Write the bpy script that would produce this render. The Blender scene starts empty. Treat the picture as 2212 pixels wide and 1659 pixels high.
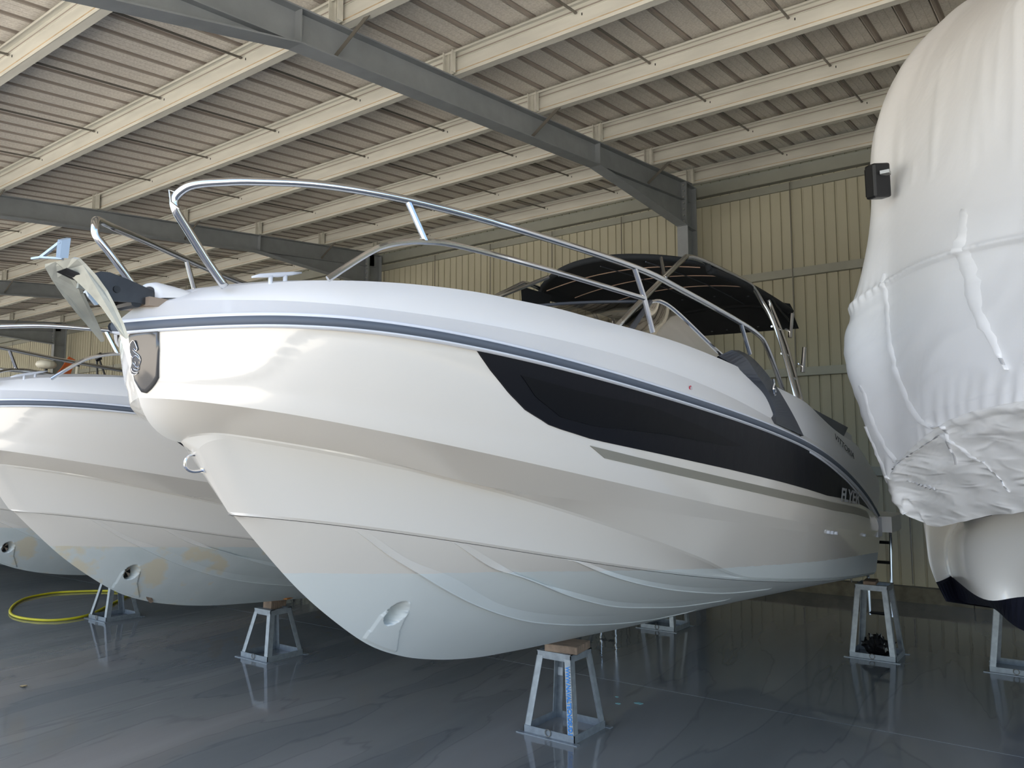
import bpy, math, random
import numpy as np
from mathutils import Vector, Matrix, noise
S = bpy.context.scene
C = S.collection
random.seed(7)
PI = math.pi

# ---------------------------------------------------------------- camera, light, exposure
yaw, pitch, roll, fpx = 0.6363, 0.0955, -0.0005, 1707.55
CAM_H = 1.65
fw = Vector((-math.sin(yaw), math.cos(yaw), 0)); rt = Vector((math.cos(yaw), math.sin(yaw), 0)); up = Vector((0, 0, 1))
fw2 = fw*math.cos(pitch) + up*math.sin(pitch); up2 = up*math.cos(pitch) - fw*math.sin(pitch)
cr = rt*math.cos(roll) + up2*math.sin(roll); cu = up2*math.cos(roll) - rt*math.sin(roll)
cam = bpy.data.cameras.new('camera'); camo = bpy.data.objects.new('camera', cam); C.objects.link(camo)
M = Matrix.Identity(4)
for i in range(3):
    M[i][0] = cr[i]; M[i][1] = cu[i]; M[i][2] = -fw2[i]
M[2][3] = CAM_H
camo.matrix_world = M
cam.sensor_fit = 'HORIZONTAL'; cam.sensor_width = 36; cam.lens = fpx/2212*36
cam.clip_start = 0.05; cam.clip_end = 300
S.camera = camo

S.view_settings.view_transform = 'Standard'; S.view_settings.look = 'None'
S.view_settings.gamma = 1; S.view_settings.use_curve_mapping = False
S.view_settings.exposure = 0.98
w = bpy.data.worlds.new('world'); S.world = w; w.use_nodes = True
wn = w.node_tree.nodes; wl = w.node_tree.links
bgn = wn['Background']
sky = wn.new('ShaderNodeTexSky'); sky.sky_type = 'NISHITA'; sky.sun_disc = False
sky.sun_elevation = math.radians(62); sky.sun_rotation = math.radians(200); sky.altitude = 50
sky.air_density = 1.0; sky.dust_density = 1.5
wl.new(sky.outputs[0], bgn.inputs[0]); bgn.inputs[1].default_value = 0.23
sun = bpy.data.lights.new('sun', 'SUN'); suno = bpy.data.objects.new('sun', sun); C.objects.link(suno)
sun.energy = 10.5; sun.angle = math.radians(0.6); sun.color = (1.0, 0.95, 0.88)
sdir = Vector((0.35, -0.30, -1.0)).normalized()     # direction the light travels
suno.rotation_euler = sdir.to_track_quat('-Z', 'Y').to_euler()

# ---------------------------------------------------------------- helpers
def srgb(r, g, b):
    f = lambda c: ((c/255+0.055)/1.055)**2.4 if c/255 > 0.04045 else c/255/12.92
    return (f(r), f(g), f(b), 1)
def mat(name, col, rough=0.5, metal=0.0, coat=0.0, var=0.0, vscale=4.0, bump=0.0, bscale=30.0, col2=None, spec=0.5, stretch=None, detail=4, anis=0):
    m = bpy.data.materials.new(name); m.use_nodes = True
    nt = m.node_tree; N = nt.nodes; L = nt.links; b = N['Principled BSDF']
    b.inputs['Base Color'].default_value = col; b.inputs['Roughness'].default_value = rough
    b.inputs['Metallic'].default_value = metal; b.inputs['Coat Weight'].default_value = coat
    b.inputs['Coat Roughness'].default_value = 0.05
    b.inputs['Specular IOR Level'].default_value = spec
    tc = N.new('ShaderNodeTexCoord'); mp = N.new('ShaderNodeMapping'); L.new(tc.outputs['Object'], mp.inputs[0])
    if stretch: mp.inputs['Scale'].default_value = stretch
    if var > 0 or col2:
        n = N.new('ShaderNodeTexNoise'); n.inputs['Scale'].default_value = vscale; n.inputs['Detail'].default_value = detail
        L.new(mp.outputs[0], n.inputs['Vector'])
        r = N.new('ShaderNodeValToRGB'); r.color_ramp.elements[0].position = 0.35; r.color_ramp.elements[1].position = 0.68
        c2 = col2 if col2 else tuple(max(0, c*(1-var)) for c in col[:3])+(1,)
        r.color_ramp.elements[0].color = c2; r.color_ramp.elements[1].color = col
        L.new(n.outputs['Fac'], r.inputs[0]); L.new(r.outputs[0], b.inputs['Base Color'])
    if bump > 0:
        n2 = N.new('ShaderNodeTexNoise'); n2.inputs['Scale'].default_value = bscale; n2.inputs['Detail'].default_value = 5
        L.new(mp.outputs[0], n2.inputs['Vector'])
        bp = N.new('ShaderNodeBump'); bp.inputs['Strength'].default_value = bump; bp.inputs['Distance'].default_value = 0.02
        L.new(n2.outputs['Fac'], bp.inputs['Height']); L.new(bp.outputs[0], b.inputs['Normal'])
    return m
def mesh(name, V, F, m, parent=None, smooth=False, mats=None, midx=None):
    me = bpy.data.meshes.new(name); me.from_pydata([tuple(map(float, v)) for v in V], [], F); me.update()
    for x in (mats if mats else [m]): me.materials.append(x)
    if midx: me.polygons.foreach_set('material_index', midx)
    if smooth: me.polygons.foreach_set('use_smooth', [True]*len(me.polygons))
    o = bpy.data.objects.new(name, me); C.objects.link(o)
    if parent: o.parent = parent
    return o
def fixn(o):
    import bmesh
    b = bmesh.new(); b.from_mesh(o.data); bmesh.ops.recalc_face_normals(b, faces=b.faces); b.to_mesh(o.data); b.free(); return o
def empty(name, label, cat, loc=(0, 0, 0), group=None):
    o = bpy.data.objects.new(name, None); C.objects.link(o); o.location = loc; o['label'] = label; o['category'] = cat
    if group: o['group'] = group
    return o
def tag(o, label, cat, group=None):
    o['label'] = label; o['category'] = cat
    if group: o['group'] = group
    return o
def struct(o): o['kind'] = 'structure'; return o
class G:
    def __init__(s): s.V = []; s.F = []
    def add(s, V, F):
        n = len(s.V); s.V += [tuple(v) for v in V]; s.F += [tuple(i+n for i in f) for f in F]; return s
    def box(s, c, d, M=None):
        cx, cy, cz = c; dx, dy, dz = d[0]/2, d[1]/2, d[2]/2
        v = [(cx+a*dx, cy+b*dy, cz+e*dz) for a in (-1, 1) for b in (-1, 1) for e in (-1, 1)]
        if M is not None: v = [tuple(M @ Vector(q)) for q in v]
        return s.add(v, [(0,1,3,2),(4,6,7,5),(0,4,5,1),(2,3,7,6),(0,2,6,4),(1,5,7,3)])
    def bar(s, a, b, w_, t, upv=(0, 0, 1)):   # rectangular bar from a to b
        a = Vector(a); b = Vector(b); d = (b-a).normalized(); u = Vector(upv); sd = d.cross(u)
        if sd.length < 1e-4: sd = d.cross(Vector((1, 0, 0)))
        sd.normalize(); u = sd.cross(d).normalized()
        v = []
        for p in (a, b):
            for i, j in ((-1,-1),(1,-1),(1,1),(-1,1)): v.append(p+sd*(w_/2*i)+u*(t/2*j))
        return s.add(v, [(0,1,2,3),(7,6,5,4),(0,4,5,1),(1,5,6,2),(2,6,7,3),(3,7,4,0)])
    def tube(s, pts, r, n=10, cap=True):
        pts = [Vector(p) for p in pts]; rs = r if isinstance(r, (list, tuple)) else [r]*len(pts)
        prev = None; rings = []
        for i, p in enumerate(pts):
            d = (pts[min(i+1, len(pts)-1)]-pts[max(i-1, 0)]).normalized()
            if prev is None:
                u = d.orthogonal().normalized()
            else: u = (prev-d*prev.dot(d)).normalized()
            prev = u; w2 = d.cross(u)
            rings.append([p+(u*math.cos(2*PI*k/n)+w2*math.sin(2*PI*k/n))*rs[i] for k in range(n)])
        V = [v for q in rings for v in q]; F = []
        for i in range(len(pts)-1):
            for k in range(n): F.append((i*n+k, i*n+(k+1) % n, (i+1)*n+(k+1) % n, (i+1)*n+k))
        if cap: F.append(tuple(range(n-1, -1, -1))); F.append(tuple((len(pts)-1)*n+k for k in range(n)))
        return s.add(V, F)
    def grid(s, P, flip=False):      # P[i][j]
        n, m = len(P), len(P[0]); V = [v for r in P for v in r]
        F = []
        for i in range(n-1):
            for j in range(m-1):
                f = (i*m+j, i*m+j+1, (i+1)*m+j+1, (i+1)*m+j)
                F.append(f[::-1] if flip else f)
        return s.add(V, F)
    def plate(s, pts, nrm, t):      # polygon extruded by t along nrm
        nrm = Vector(nrm).normalized()*t; n = len(pts)
        V = [Vector(p) for p in pts]+[Vector(p)+nrm for p in pts]
        return s.add(V, [tuple(range(n-1, -1, -1)), tuple(range(n, 2*n))]+[(i, (i+1) % n, n+(i+1) % n, n+i) for i in range(n)])
    fix = False
    def obj(s, name, m, parent=None, smooth=False):
        o = mesh(name, s.V, s.F, m, parent, smooth)
        return fixn(o) if s.fix else o
def fixg(g): g.fix = True; return g
def catmull(P, k=8):
    P = [Vector(p) for p in P]; Q = [P[0]*2-P[1]]+P+[P[-1]*2-P[-2]]; out = []
    for i in range(1, len(Q)-2):
        a, b, c, d = Q[i-1:i+3]
        for j in range(k):
            t = j/k; out.append(0.5*((2*b)+(c-a)*t+(2*a-5*b+4*c-d)*t*t+(3*b-a-3*c+d)*t**3))
    out.append(P[-1]); return out
def smooth_angle(o, a=35):
    o.data.polygons.foreach_set('use_smooth', [True]*len(o.data.polygons))
    try: o.data.set_sharp_from_angle(angle=math.radians(a))
    except Exception: pass
    return o

# ---------------------------------------------------------------- materials
M_gray = mat('painted_steel_gray', srgb(142, 147, 150), 0.55, var=0.12, vscale=6, bump=0.05)
M_purl = mat('galvanized_purlin', srgb(216, 214, 203), 0.45, metal=0.1, var=0.14, vscale=3, stretch=(0.6, 4, 4))
M_rust = mat('rust_line', srgb(208, 184, 148), 0.7, var=0.3, vscale=9)
M_rod = mat('steel_rod', srgb(120, 116, 108), 0.5, metal=0.4)
M_bolt = mat('zinc_bolt', srgb(190, 190, 188), 0.35, metal=0.7)
M_roof = mat('roof_sheet_underside', srgb(230, 224, 214), 0.8, var=0.22, vscale=60, col2=srgb(206, 199, 188), bump=0.3, bscale=160, detail=8)
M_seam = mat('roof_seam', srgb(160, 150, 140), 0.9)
M_wall = mat('beige_wall_sheet', srgb(176, 172, 150), 0.6, var=0.07, vscale=2, stretch=(1, 1, 0.4))
M_girt = mat('girt_galvanized', srgb(152, 153, 142), 0.5, metal=0.2, var=0.1)
M_conc = mat('concrete_plinth', srgb(120, 114, 98), 0.9, var=0.45, vscale=7, bump=0.4, bscale=20)
M_yard = mat('yard_concrete', srgb(196, 190, 178), 0.9, var=0.10, vscale=1.2)
M_gel = mat('white_gelcoat', srgb(232, 229, 222), 0.16, coat=0.6)
M_deck = mat('white_deck_gelcoat', srgb(222, 222, 222), 0.3, coat=0.2)
M_rub = mat('rub_rail_white', srgb(214, 218, 226), 0.35)
M_rubg = mat('rub_rail_rubber', srgb(84, 92, 104), 0.55)
M_win = mat('black_hull_window', srgb(10, 11, 18), 0.42, coat=0.0, bump=0.10, bscale=9, spec=0.25)
M_pane = mat('black_film_pane', srgb(8, 9, 13), 0.4, spec=0.2, bump=0.1, bscale=6)
M_stripe = mat('gray_stripe_decal', srgb(136, 133, 122), 0.35)
M_badge = mat('pewter_badge_plate', srgb(104, 102, 100), 0.2, metal=0.5)
M_chrome = mat('chrome', srgb(225, 225, 228), 0.07, metal=1.0)
M_stain = mat('stainless_tube', srgb(205, 205, 205), 0.12, metal=1.0)
M_wing = mat('dark_gray_fairing', srgb(62, 66, 74), 0.45, coat=0.1)
M_cloth = mat('black_canopy_cloth', srgb(22, 25, 28), 0.85, bump=0.15, bscale=120)
M_seamw = mat('canopy_seam_warm_lit', srgb(190, 160, 142), 0.6)  # tan paints in the warm light reflected by the thin canopy lines
M_black = mat('black_plastic', srgb(20, 21, 24), 0.4)
M_galv = mat('galvanized_anchor', srgb(168, 170, 162), 0.5, metal=0.45, var=0.25, vscale=9, bump=0.15, bscale=25)
M_galvb = mat('galvanized_bright', srgb(176, 190, 205), 0.4, metal=0.5, var=0.1)
M_dsteel = mat('dark_bow_plate', srgb(70, 70, 72), 0.35, metal=0.6, var=0.3, vscale=10)
M_stand = mat('galvanized_stand', srgb(150, 156, 160), 0.45, metal=0.5, var=0.22, vscale=24, detail=2)
M_wood = mat('weathered_wood', srgb(150, 128, 108), 0.85, var=0.45, vscale=14, stretch=(1, 6, 1), bump=0.4, bscale=40)
M_hose = mat('yellow_hose', srgb(216, 200, 30), 0.45, var=0.2, vscale=5)
M_blue = mat('blue_print', srgb(40, 130, 205), 0.5)
M_paper = mat('paper_label', srgb(190, 194, 196), 0.6)
M_ltxt = mat('silver_lettering', srgb(176, 178, 182), 0.4)
M_dtxt = mat('dark_lettering', srgb(40, 42, 44), 0.5)
M_red = mat('red_sticker', srgb(190, 40, 60), 0.5)
M_teak = mat('brown_deck_recess', srgb(150, 135, 120), 0.7, var=0.3)
M_navy = mat('navy_antifouling', srgb(18, 20, 36), 0.6)
M_bag = mat('black_bin_bag', srgb(20, 20, 22), 0.2, bump=0.4, bscale=12)
M_cream = mat('cream_plastic', srgb(220, 214, 196), 0.4)
M_orange = mat('orange_cloth', srgb(190, 92, 40), 0.7)
M_leaf = mat('dry_leaf', srgb(150, 132, 92), 0.8)
M_teal = mat('teal_paint_flake', srgb(120, 165, 165), 0.6)
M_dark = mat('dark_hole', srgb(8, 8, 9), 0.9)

def glass_mat():
    m = bpy.data.materials.new('tinted_windshield'); m.use_nodes = True; nt = m.node_tree; N = nt.nodes; L = nt.links
    N.remove(N['Principled BSDF']); out = N['Material Output']
    tr = N.new('ShaderNodeBsdfTransparent'); tr.inputs[0].default_value = srgb(140, 136, 130)
    gl = N.new('ShaderNodeBsdfGlossy'); gl.inputs['Roughness'].default_value = 0.03
    fr = N.new('ShaderNodeFresnel'); fr.inputs[0].default_value = 1.45
    mx = N.new('ShaderNodeMixShader'); L.new(fr.outputs[0], mx.inputs[0]); L.new(tr.outputs[0], mx.inputs[1]); L.new(gl.outputs[0], mx.inputs[2]); L.new(mx.outputs[0], out.inputs[0])
    return m
M_glass = glass_mat()

def hull_mat(name, stained):
    """gelcoat above the waterline plane, matt pale primer below it, plane in boat coordinates"""
    m = bpy.data.materials.new(name); m.use_nodes = True; nt = m.node_tree; N = nt.nodes; L = nt.links; b = N['Principled BSDF']
    tc = N.new('ShaderNodeTexCoord'); sp = N.new('ShaderNodeSeparateXYZ'); L.new(tc.outputs['Object'], sp.inputs[0])
    # z + 0.062*y  < 1.335 -> below waterline
    a = N.new('ShaderNodeMath'); a.operation = 'MULTIPLY_ADD'; a.inputs[1].default_value = 0.0623; L.new(sp.outputs['Y'], a.inputs[0]); L.new(sp.outputs['Z'], a.inputs[2])
    nz = N.new('ShaderNodeTexNoise'); nz.inputs['Scale'].default_value = 9; L.new(tc.outputs['Object'], nz.inputs[0])
    a2 = N.new('ShaderNodeMath'); a2.operation = 'MULTIPLY_ADD'; a2.inputs[1].default_value = 0.012; L.new(nz.outputs['Fac'], a2.inputs[0]); L.new(a.outputs[0], a2.inputs[2])
    c = N.new('ShaderNodeMath'); c.operation = 'LESS_THAN'; c.inputs[1].default_value = 1.333; L.new(a2.outputs[0], c.inputs[0])
    mx = N.new('ShaderNodeMix'); mx.data_type = 'RGBA'; L.new(c.outputs[0], mx.inputs['Factor'])
    mx.inputs['A'].default_value = srgb(217, 212, 203); 
    low = N.new('ShaderNodeTexNoise'); low.inputs['Scale'].default_value = 3.5 if stained else 2; low.inputs['Detail'].default_value = 8 if stained else 3
    L.new(tc.outputs['Object'], low.inputs[0])
    r = N.new('ShaderNodeValToRGB'); L.new(low.outputs['Fac'], r.inputs[0])
    if stained:
        r.color_ramp.elements[0].position = 0.36; r.color_ramp.elements[0].color = srgb(206, 198, 176)
        r.color_ramp.elements[1].position = 0.42; r.color_ramp.elements[1].color = srgb(198, 204, 202)
        e = r.color_ramp.elements.new(0.7); e.color = srgb(188, 196, 194)
    else:
        r.color_ramp.elements[0].position = 0.3; r.color_ramp.elements[0].color = srgb(203, 208, 206)
        r.color_ramp.elements[1].position = 0.7; r.color_ramp.elements[1].color = srgb(209, 214, 211)
    L.new(r.outputs[0], mx.inputs['B']); L.new(mx.outputs['Result'], b.inputs['Base Color'])
    mr = N.new('ShaderNodeMapRange'); L.new(c.outputs[0], mr.inputs[0]); mr.inputs[3].default_value = 0.14; mr.inputs[4].default_value = 0.5
    L.new(mr.outputs[0], b.inputs['Roughness'])
    mc = N.new('ShaderNodeMapRange'); L.new(c.outputs[0], mc.inputs[0]); mc.inputs[3].default_value = 0.6; mc.inputs[4].default_value = 0.0
    L.new(mc.outputs[0], b.inputs['Coat Weight']); b.inputs['Coat Roughness'].default_value = 0.05
    return m
M_hull = hull_mat('hull_gelcoat', False); M_hull2 = hull_mat('hull_gelcoat_stained', True)

def floor_mat():
    m = bpy.data.materials.new('wet_concrete_floor'); m.use_nodes = True; nt = m.node_tree; N = nt.nodes; L = nt.links; b = N['Principled BSDF']
    tc = N.new('ShaderNodeTexCoord'); mp = N.new('ShaderNodeMapping'); L.new(tc.outputs['Object'], mp.inputs[0]); mp.vector_type = 'TEXTURE'; mp.inputs['Rotation'].default_value = (0, 0, 1.72); mp.inputs['Scale'].default_value = (2.6, 0.5, 1)
    n = N.new('ShaderNodeTexNoise'); n.inputs['Scale'].default_value = 0.7; n.inputs['Detail'].default_value = 4; n.inputs['Roughness'].default_value = 0.45; n.inputs['Distortion'].default_value = 0.5; L.new(mp.outputs[0], n.inputs[0])
    r = N.new('ShaderNodeValToRGB'); L.new(n.outputs['Fac'], r.inputs[0]); cr_ = r.color_ramp
    cr_.elements[0].position = 0.30; cr_.elements[0].color = srgb(100, 102, 102)
    cr_.elements[1].position = 0.75; cr_.elements[1].color = srgb(132, 132, 130)
    for p_, c_ in ((0.43, srgb(107, 109, 109)), (0.438, srgb(98, 100, 100)), (0.448, srgb(112, 113, 112)), (0.53, srgb(116, 117, 115)), (0.536, srgb(106, 107, 106)), (0.545, srgb(121, 121, 119)), (0.61, srgb(124, 124, 122))):
        e = cr_.elements.new(p_); e.color = c_
    L.new(r.outputs[0], b.inputs['Base Color'])
    r2 = N.new('ShaderNodeValToRGB'); L.new(n.outputs['Fac'], r2.inputs[0])
    r2.color_ramp.elements[0].position = 0.44; r2.color_ramp.elements[0].color = (0.03,)*3+(1,)
    r2.color_ramp.elements[1].position = 0.65; r2.color_ramp.elements[1].color = (0.11,)*3+(1,)
    L.new(r2.outputs[0], b.inputs['Roughness'])
    b.inputs['Specular IOR Level'].default_value = 0.5
    n2 = N.new('ShaderNodeTexNoise'); n2.inputs['Scale'].default_value = 3.0; n2.inputs['Detail'].default_value = 3; L.new(mp.outputs[0], n2.inputs[0])
    bp = N.new('ShaderNodeBump'); bp.inputs['Strength'].default_value = 0.10; bp.inputs['Distance'].default_value = 0.02; L.new(n2.outputs['Fac'], bp.inputs['Height']); L.new(bp.outputs[0], b.inputs['Normal'])
    return m
M_floor = floor_mat()

def wrap_mat():
    m = bpy.data.materials.new('white_shrink_film'); m.use_nodes = True; nt = m.node_tree; N = nt.nodes; L = nt.links; b = N['Principled BSDF']
    b.inputs['Base Color'].default_value = srgb(244, 244, 245); b.inputs['Roughness'].default_value = 0.34
    b.inputs['Subsurface Weight'].default_value = 0.0
    tc = N.new('ShaderNodeTexCoord'); mp = N.new('ShaderNodeMapping'); L.new(tc.outputs['Object'], mp.inputs[0]); mp.inputs['Scale'].default_value = (1, 1, 1)
    n = N.new('ShaderNodeTexNoise'); n.inputs['Scale'].default_value = 2.2; n.inputs['Detail'].default_value = 4; n.inputs['Distortion'].default_value = 0.4; L.new(mp.outputs[0], n.inputs[0])
    bp = N.new('ShaderNodeBump'); bp.inputs['Strength'].default_value = 0.25; bp.inputs['Distance'].default_value = 0.04; L.new(n.outputs['Fac'], bp.inputs['Height']); L.new(bp.outputs[0], b.inputs['Normal'])
    return m
M_wrap = wrap_mat()
def crumple_mat():
    m = M_wrap.copy(); m.name = 'crumpled_shrink_film'; nt = m.node_tree; N = nt.nodes; L = nt.links; b = N['Principled BSDF']
    b.inputs['Base Color'].default_value = srgb(250, 249, 247); b.inputs['Roughness'].default_value = 0.24
    tc = N.new('ShaderNodeTexCoord'); mp = N.new('ShaderNodeMapping'); L.new(tc.outputs['Object'], mp.inputs[0]); mp.inputs['Rotation'].default_value = (0.5, 0, 0.6); mp.inputs['Scale'].default_value = (3.0, 3.0, 13.0)
    n = N.new('ShaderNodeTexNoise'); n.noise_type = 'RIDGED_MULTIFRACTAL'; n.inputs['Scale'].default_value = 1.5; n.inputs['Detail'].default_value = 4; n.inputs['Distortion'].default_value = 0.8; L.new(mp.outputs[0], n.inputs[0])
    bp = N.new('ShaderNodeBump'); bp.inputs['Strength'].default_value = 0.6; bp.inputs['Distance'].default_value = 0.025; L.new(n.outputs['Fac'], bp.inputs['Height']); L.new(bp.outputs[0], b.inputs['Normal'])
    return m
M_crum = crumple_mat()

# ---------------------------------------------------------------- the shed
WY, ZW, SL, X1, BAY = 10.4297, 5.5309, 0.0968, -4.359, 6.2795
PY = [10.188-1.2825*k for k in range(8, -1, -1)]      # purlin lines, front to back
zr = lambda y: ZW-SL*(WY-y)                          # underside of the purlins / top of the rafters
XL, XR = -31.5, 3.2
YJ = 5.37
# floor: base + slabs parted by a joint
fl = struct(G().box(((XL+XR)/2, 4.6, -0.12), (XR-XL+6, 13.4, 0.16)).obj('floor', M_conc))
for (a, b_) in ((-1.0, YJ-0.006), (YJ+0.006, WY+0.3)):
    for (xa, xb) in ((XL-2, -19.006), (-18.994, -9.9), (-9.888, XR+2)):
        G().box(((xa+xb)/2, (a+b_)/2, -0.02), (xb-xa, b_-a, 0.04)).obj('floor_slab', M_floor, fl)
yd = struct(G().box((-13, -21, -0.10), (110, 40, 0.16)).obj('ground', M_yard))

wb = struct(G().box(((XL+XR)/2, WY+0.13, 2.85), (XR-XL, 0.04, 5.5)).obj('wall_back', M_wall))
SW = 0.139*7
sheet = None
nx = int((XR-XL)/SW)
for i in range(nx):
    x0 = -4.071+SW*round((XR-0.2+4.071)/SW) - (i+1)*SW
    if x0 < XL: break
    if sheet is None:
        g = G()
        for k in range(7):
            a = 0.139*k
            prof = [(a, 0.0), (a+0.006, 0.014), (a+0.022, 0.014), (a+0.028, 0.0), (a+0.137, 0.0), (a+0.139, 0.003)]
            g.grid([[(x, y, 0.16) for x, y in prof], [(x, y, 5.62) for x, y in prof]])
        sheet = g.obj('wall_sheet', M_wall, wb); sheet.location = (x0, WY, 0)
    else:
        c = sheet.copy(); C.objects.link(c); c.location = (x0, WY, 0)
# concrete plinth, cut in blocks
pl = struct(G().box(((XL+XR)/2, WY-0.02, 0.05), (XR-XL, 0.16, 0.10)).obj('trim_1', M_conc))
x = XR-0.2
while x > XL+1:
    wd = 1.15+random.random()*0.5
    G().box((x-wd/2, WY-0.07, 0.085+random.uniform(-.004, .004)), (wd-0.012, 0.13, 0.17)).obj('concrete_block', M_conc, pl); x -= wd
for z in (1.56, 2.83, 4.14):
    g = G(); g.box(((XL+XR)/2, WY-0.07, z-0.05), (XR-XL, 0.008, 0.10)); g.box(((XL+XR)/2, WY-0.035, z), (XR-XL, 0.07, 0.008)); g.box(((XL+XR)/2, WY-0.035, z-0.1), (XR-XL, 0.07, 0.008))
    g.obj('wall_girt', M_girt, wb)
g = G(); g.box(((XL+XR)/2, WY-0.10, 5.43), (XR-XL, 0.01, 0.16)); g.box(((XL+XR)/2, WY-0.05, 5.35), (XR-XL, 0.10, 0.01)); g.box(((XL+XR)/2, WY-0.02, 5.27), (XR-XL, 0.04, 0.10))
g.obj('eave_beam', M_girt, wb)
for b in range(5):
    for k in range(1, 5):
        xx = X1+0.02-BAY*b+BAY*k/5
        if xx > XR-1: continue
        G().tube([(xx, WY-0.08, 0.2), (xx, WY-0.08, 5.3)], 0.007, 6).obj('wall_rod', M_rod, wb)
# down pipe and little ladder-like conduit at the wall foot
G().tube([(-2.5, WY-0.12, 0.02), (-2.5, WY-0.12, 0.75)], 0.012, 6).obj('conduit', M_rod, wb)

# roof: narrow pans parted by dark ribs
YF, YB = -0.75, WY+0.25
ce = G()
ce.add([(XL, YF, zr(YF)+0.30), (XR, YF, zr(YF)+0.30), (XR, YB, zr(YB)+0.30), (XL, YB, zr(YB)+0.30),
        (XL, YF, zr(YF)+0.33), (XR, YF, zr(YF)+0.33), (XR, YB, zr(YB)+0.33), (XL, YB, zr(YB)+0.33)], [(3,2,1,0),(4,5,6,7),(0,1,5,4),(1,2,6,5),(2,3,7,6),(3,0,4,7)])
ce = struct(ce.obj('ceiling', M_seam))
pan = None; RP = 0.262; x0 = -4.579+RP*29
while x0 > XL+RP:
    if pan is None:
        prof = [(0.0, 0.03), (0.0, 0.0), (0.008, -0.006), (0.030, -0.006), (0.036, 0.010), (0.052, 0.012), (0.055, 0.003), (0.118, 0.002), (0.121, 0.0045), (0.125, 0.002), (0.188, 0.002), (0.191, 0.0045), (0.195, 0.002), (0.250, 0.002), (0.252, 0.03)]
        g = G(); P = [[(x, y, zr(y)+0.235+z) for x, z in prof] for y in (YF+0.02, 3.0, 7.0, YB-0.02)]
        g.grid(P)
        pan = g.obj('roof_panel', M_roof, ce); pan.location.x = x0
        pan.data.materials.append(M_seam)
        for pgn in pan.data.polygons:
            if pgn.index % 14 in (2, 3, 4): pgn.material_index = 1
    else:
        c = pan.copy(); C.objects.link(c); c.location.x = x0
    x0 -= RP

# purlins
ordn = ['ninth', 'eighth', 'seventh', 'sixth', 'fifth', 'fourth', 'third', 'second', 'first']
rodmesh = None; cleat = None
for i, y in enumerate(PY):
    z = zr(y); cx, L_ = (XL+XR)/2, XR-XL-0.1
    lab = 'long pale galvanized roof purlin, %s out from the back wall' % ordn[i]
    pr = empty('roof_purlin', lab, 'roof beam', (0, y, z), 'roof purlins')
    g = G()
    g.box((cx, 0.0, 0.1), (L_, 0.004, 0.2))
    g.box((cx, 0.034, 0.002), (L_, 0.068, 0.004)); g.box((cx, 0.066, 0.012), (L_, 0.004, 0.02))
    g.box((cx, -0.03, 0.198), (L_, 0.06, 0.004)); g.box((cx, -0.058, 0.188), (L_, 0.004, 0.022))
    g.box((cx, -0.004, 0.145), (L_, 0.010, 0.008))
    g.obj('web', M_purl, pr)
    G().box((cx, -0.003, 0.034), (L_, 0.004, 0.007)).obj('groove', M_rust, pr)
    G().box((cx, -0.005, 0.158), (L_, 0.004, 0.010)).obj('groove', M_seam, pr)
    for b in range(5):
        xc = X1-0.07-BAY*b
        if cleat is None:
            g = G(); g.box((0, -0.035, 0.1), (0.11, 0.006, 0.2)); g.box((-0.05, -0.055, 0.1), (0.006, 0.05, 0.2)); g.box((0.05, -0.055, 0.1), (0.006, 0.05, 0.2)); g.box((-0.012, -0.042, 0.1), (0.012, 0.01, 0.2))
            cleat = g.obj('cleat', M_purl, pr); c = cleat
        else: c = cleat.copy(); C.objects.link(c)
        c.parent = pr; c.location = (xc+0.05, 0, 0)
        if i > 0:
            dy = PY[i]-PY[i-1]
            for k in range(1, 5):
                xk = X1-BAY*(b-1)-BAY*k/5
                if xk > XR-0.3: continue
                if rodmesh is None:
                    g = G(); g.tube([(0, -dy, 0.135-SL*dy), (0, -0.03, 0.132)], 0.0105, 6); g.tube([(0, -0.03, 0.132), (0, -0.012, 0.132)], 0.013, 6)
                    rodmesh = g.obj('sag_rod', M_rod, pr); c = rodmesh
                else: c = rodmesh.copy(); C.objects.link(c)
                c.parent = pr; c.location = (xk, 0, 0)
                c = None
    if i > 1:
        gg = G()
        for b in range(5):
            for k in range(1, 5): gg.box((X1-BAY*(b-1)-BAY*k/5+0.05, -0.003, 0.11), (0.008, 0.004, 0.02))
        gg.obj('bolt_slots', M_dark, pr)

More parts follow.
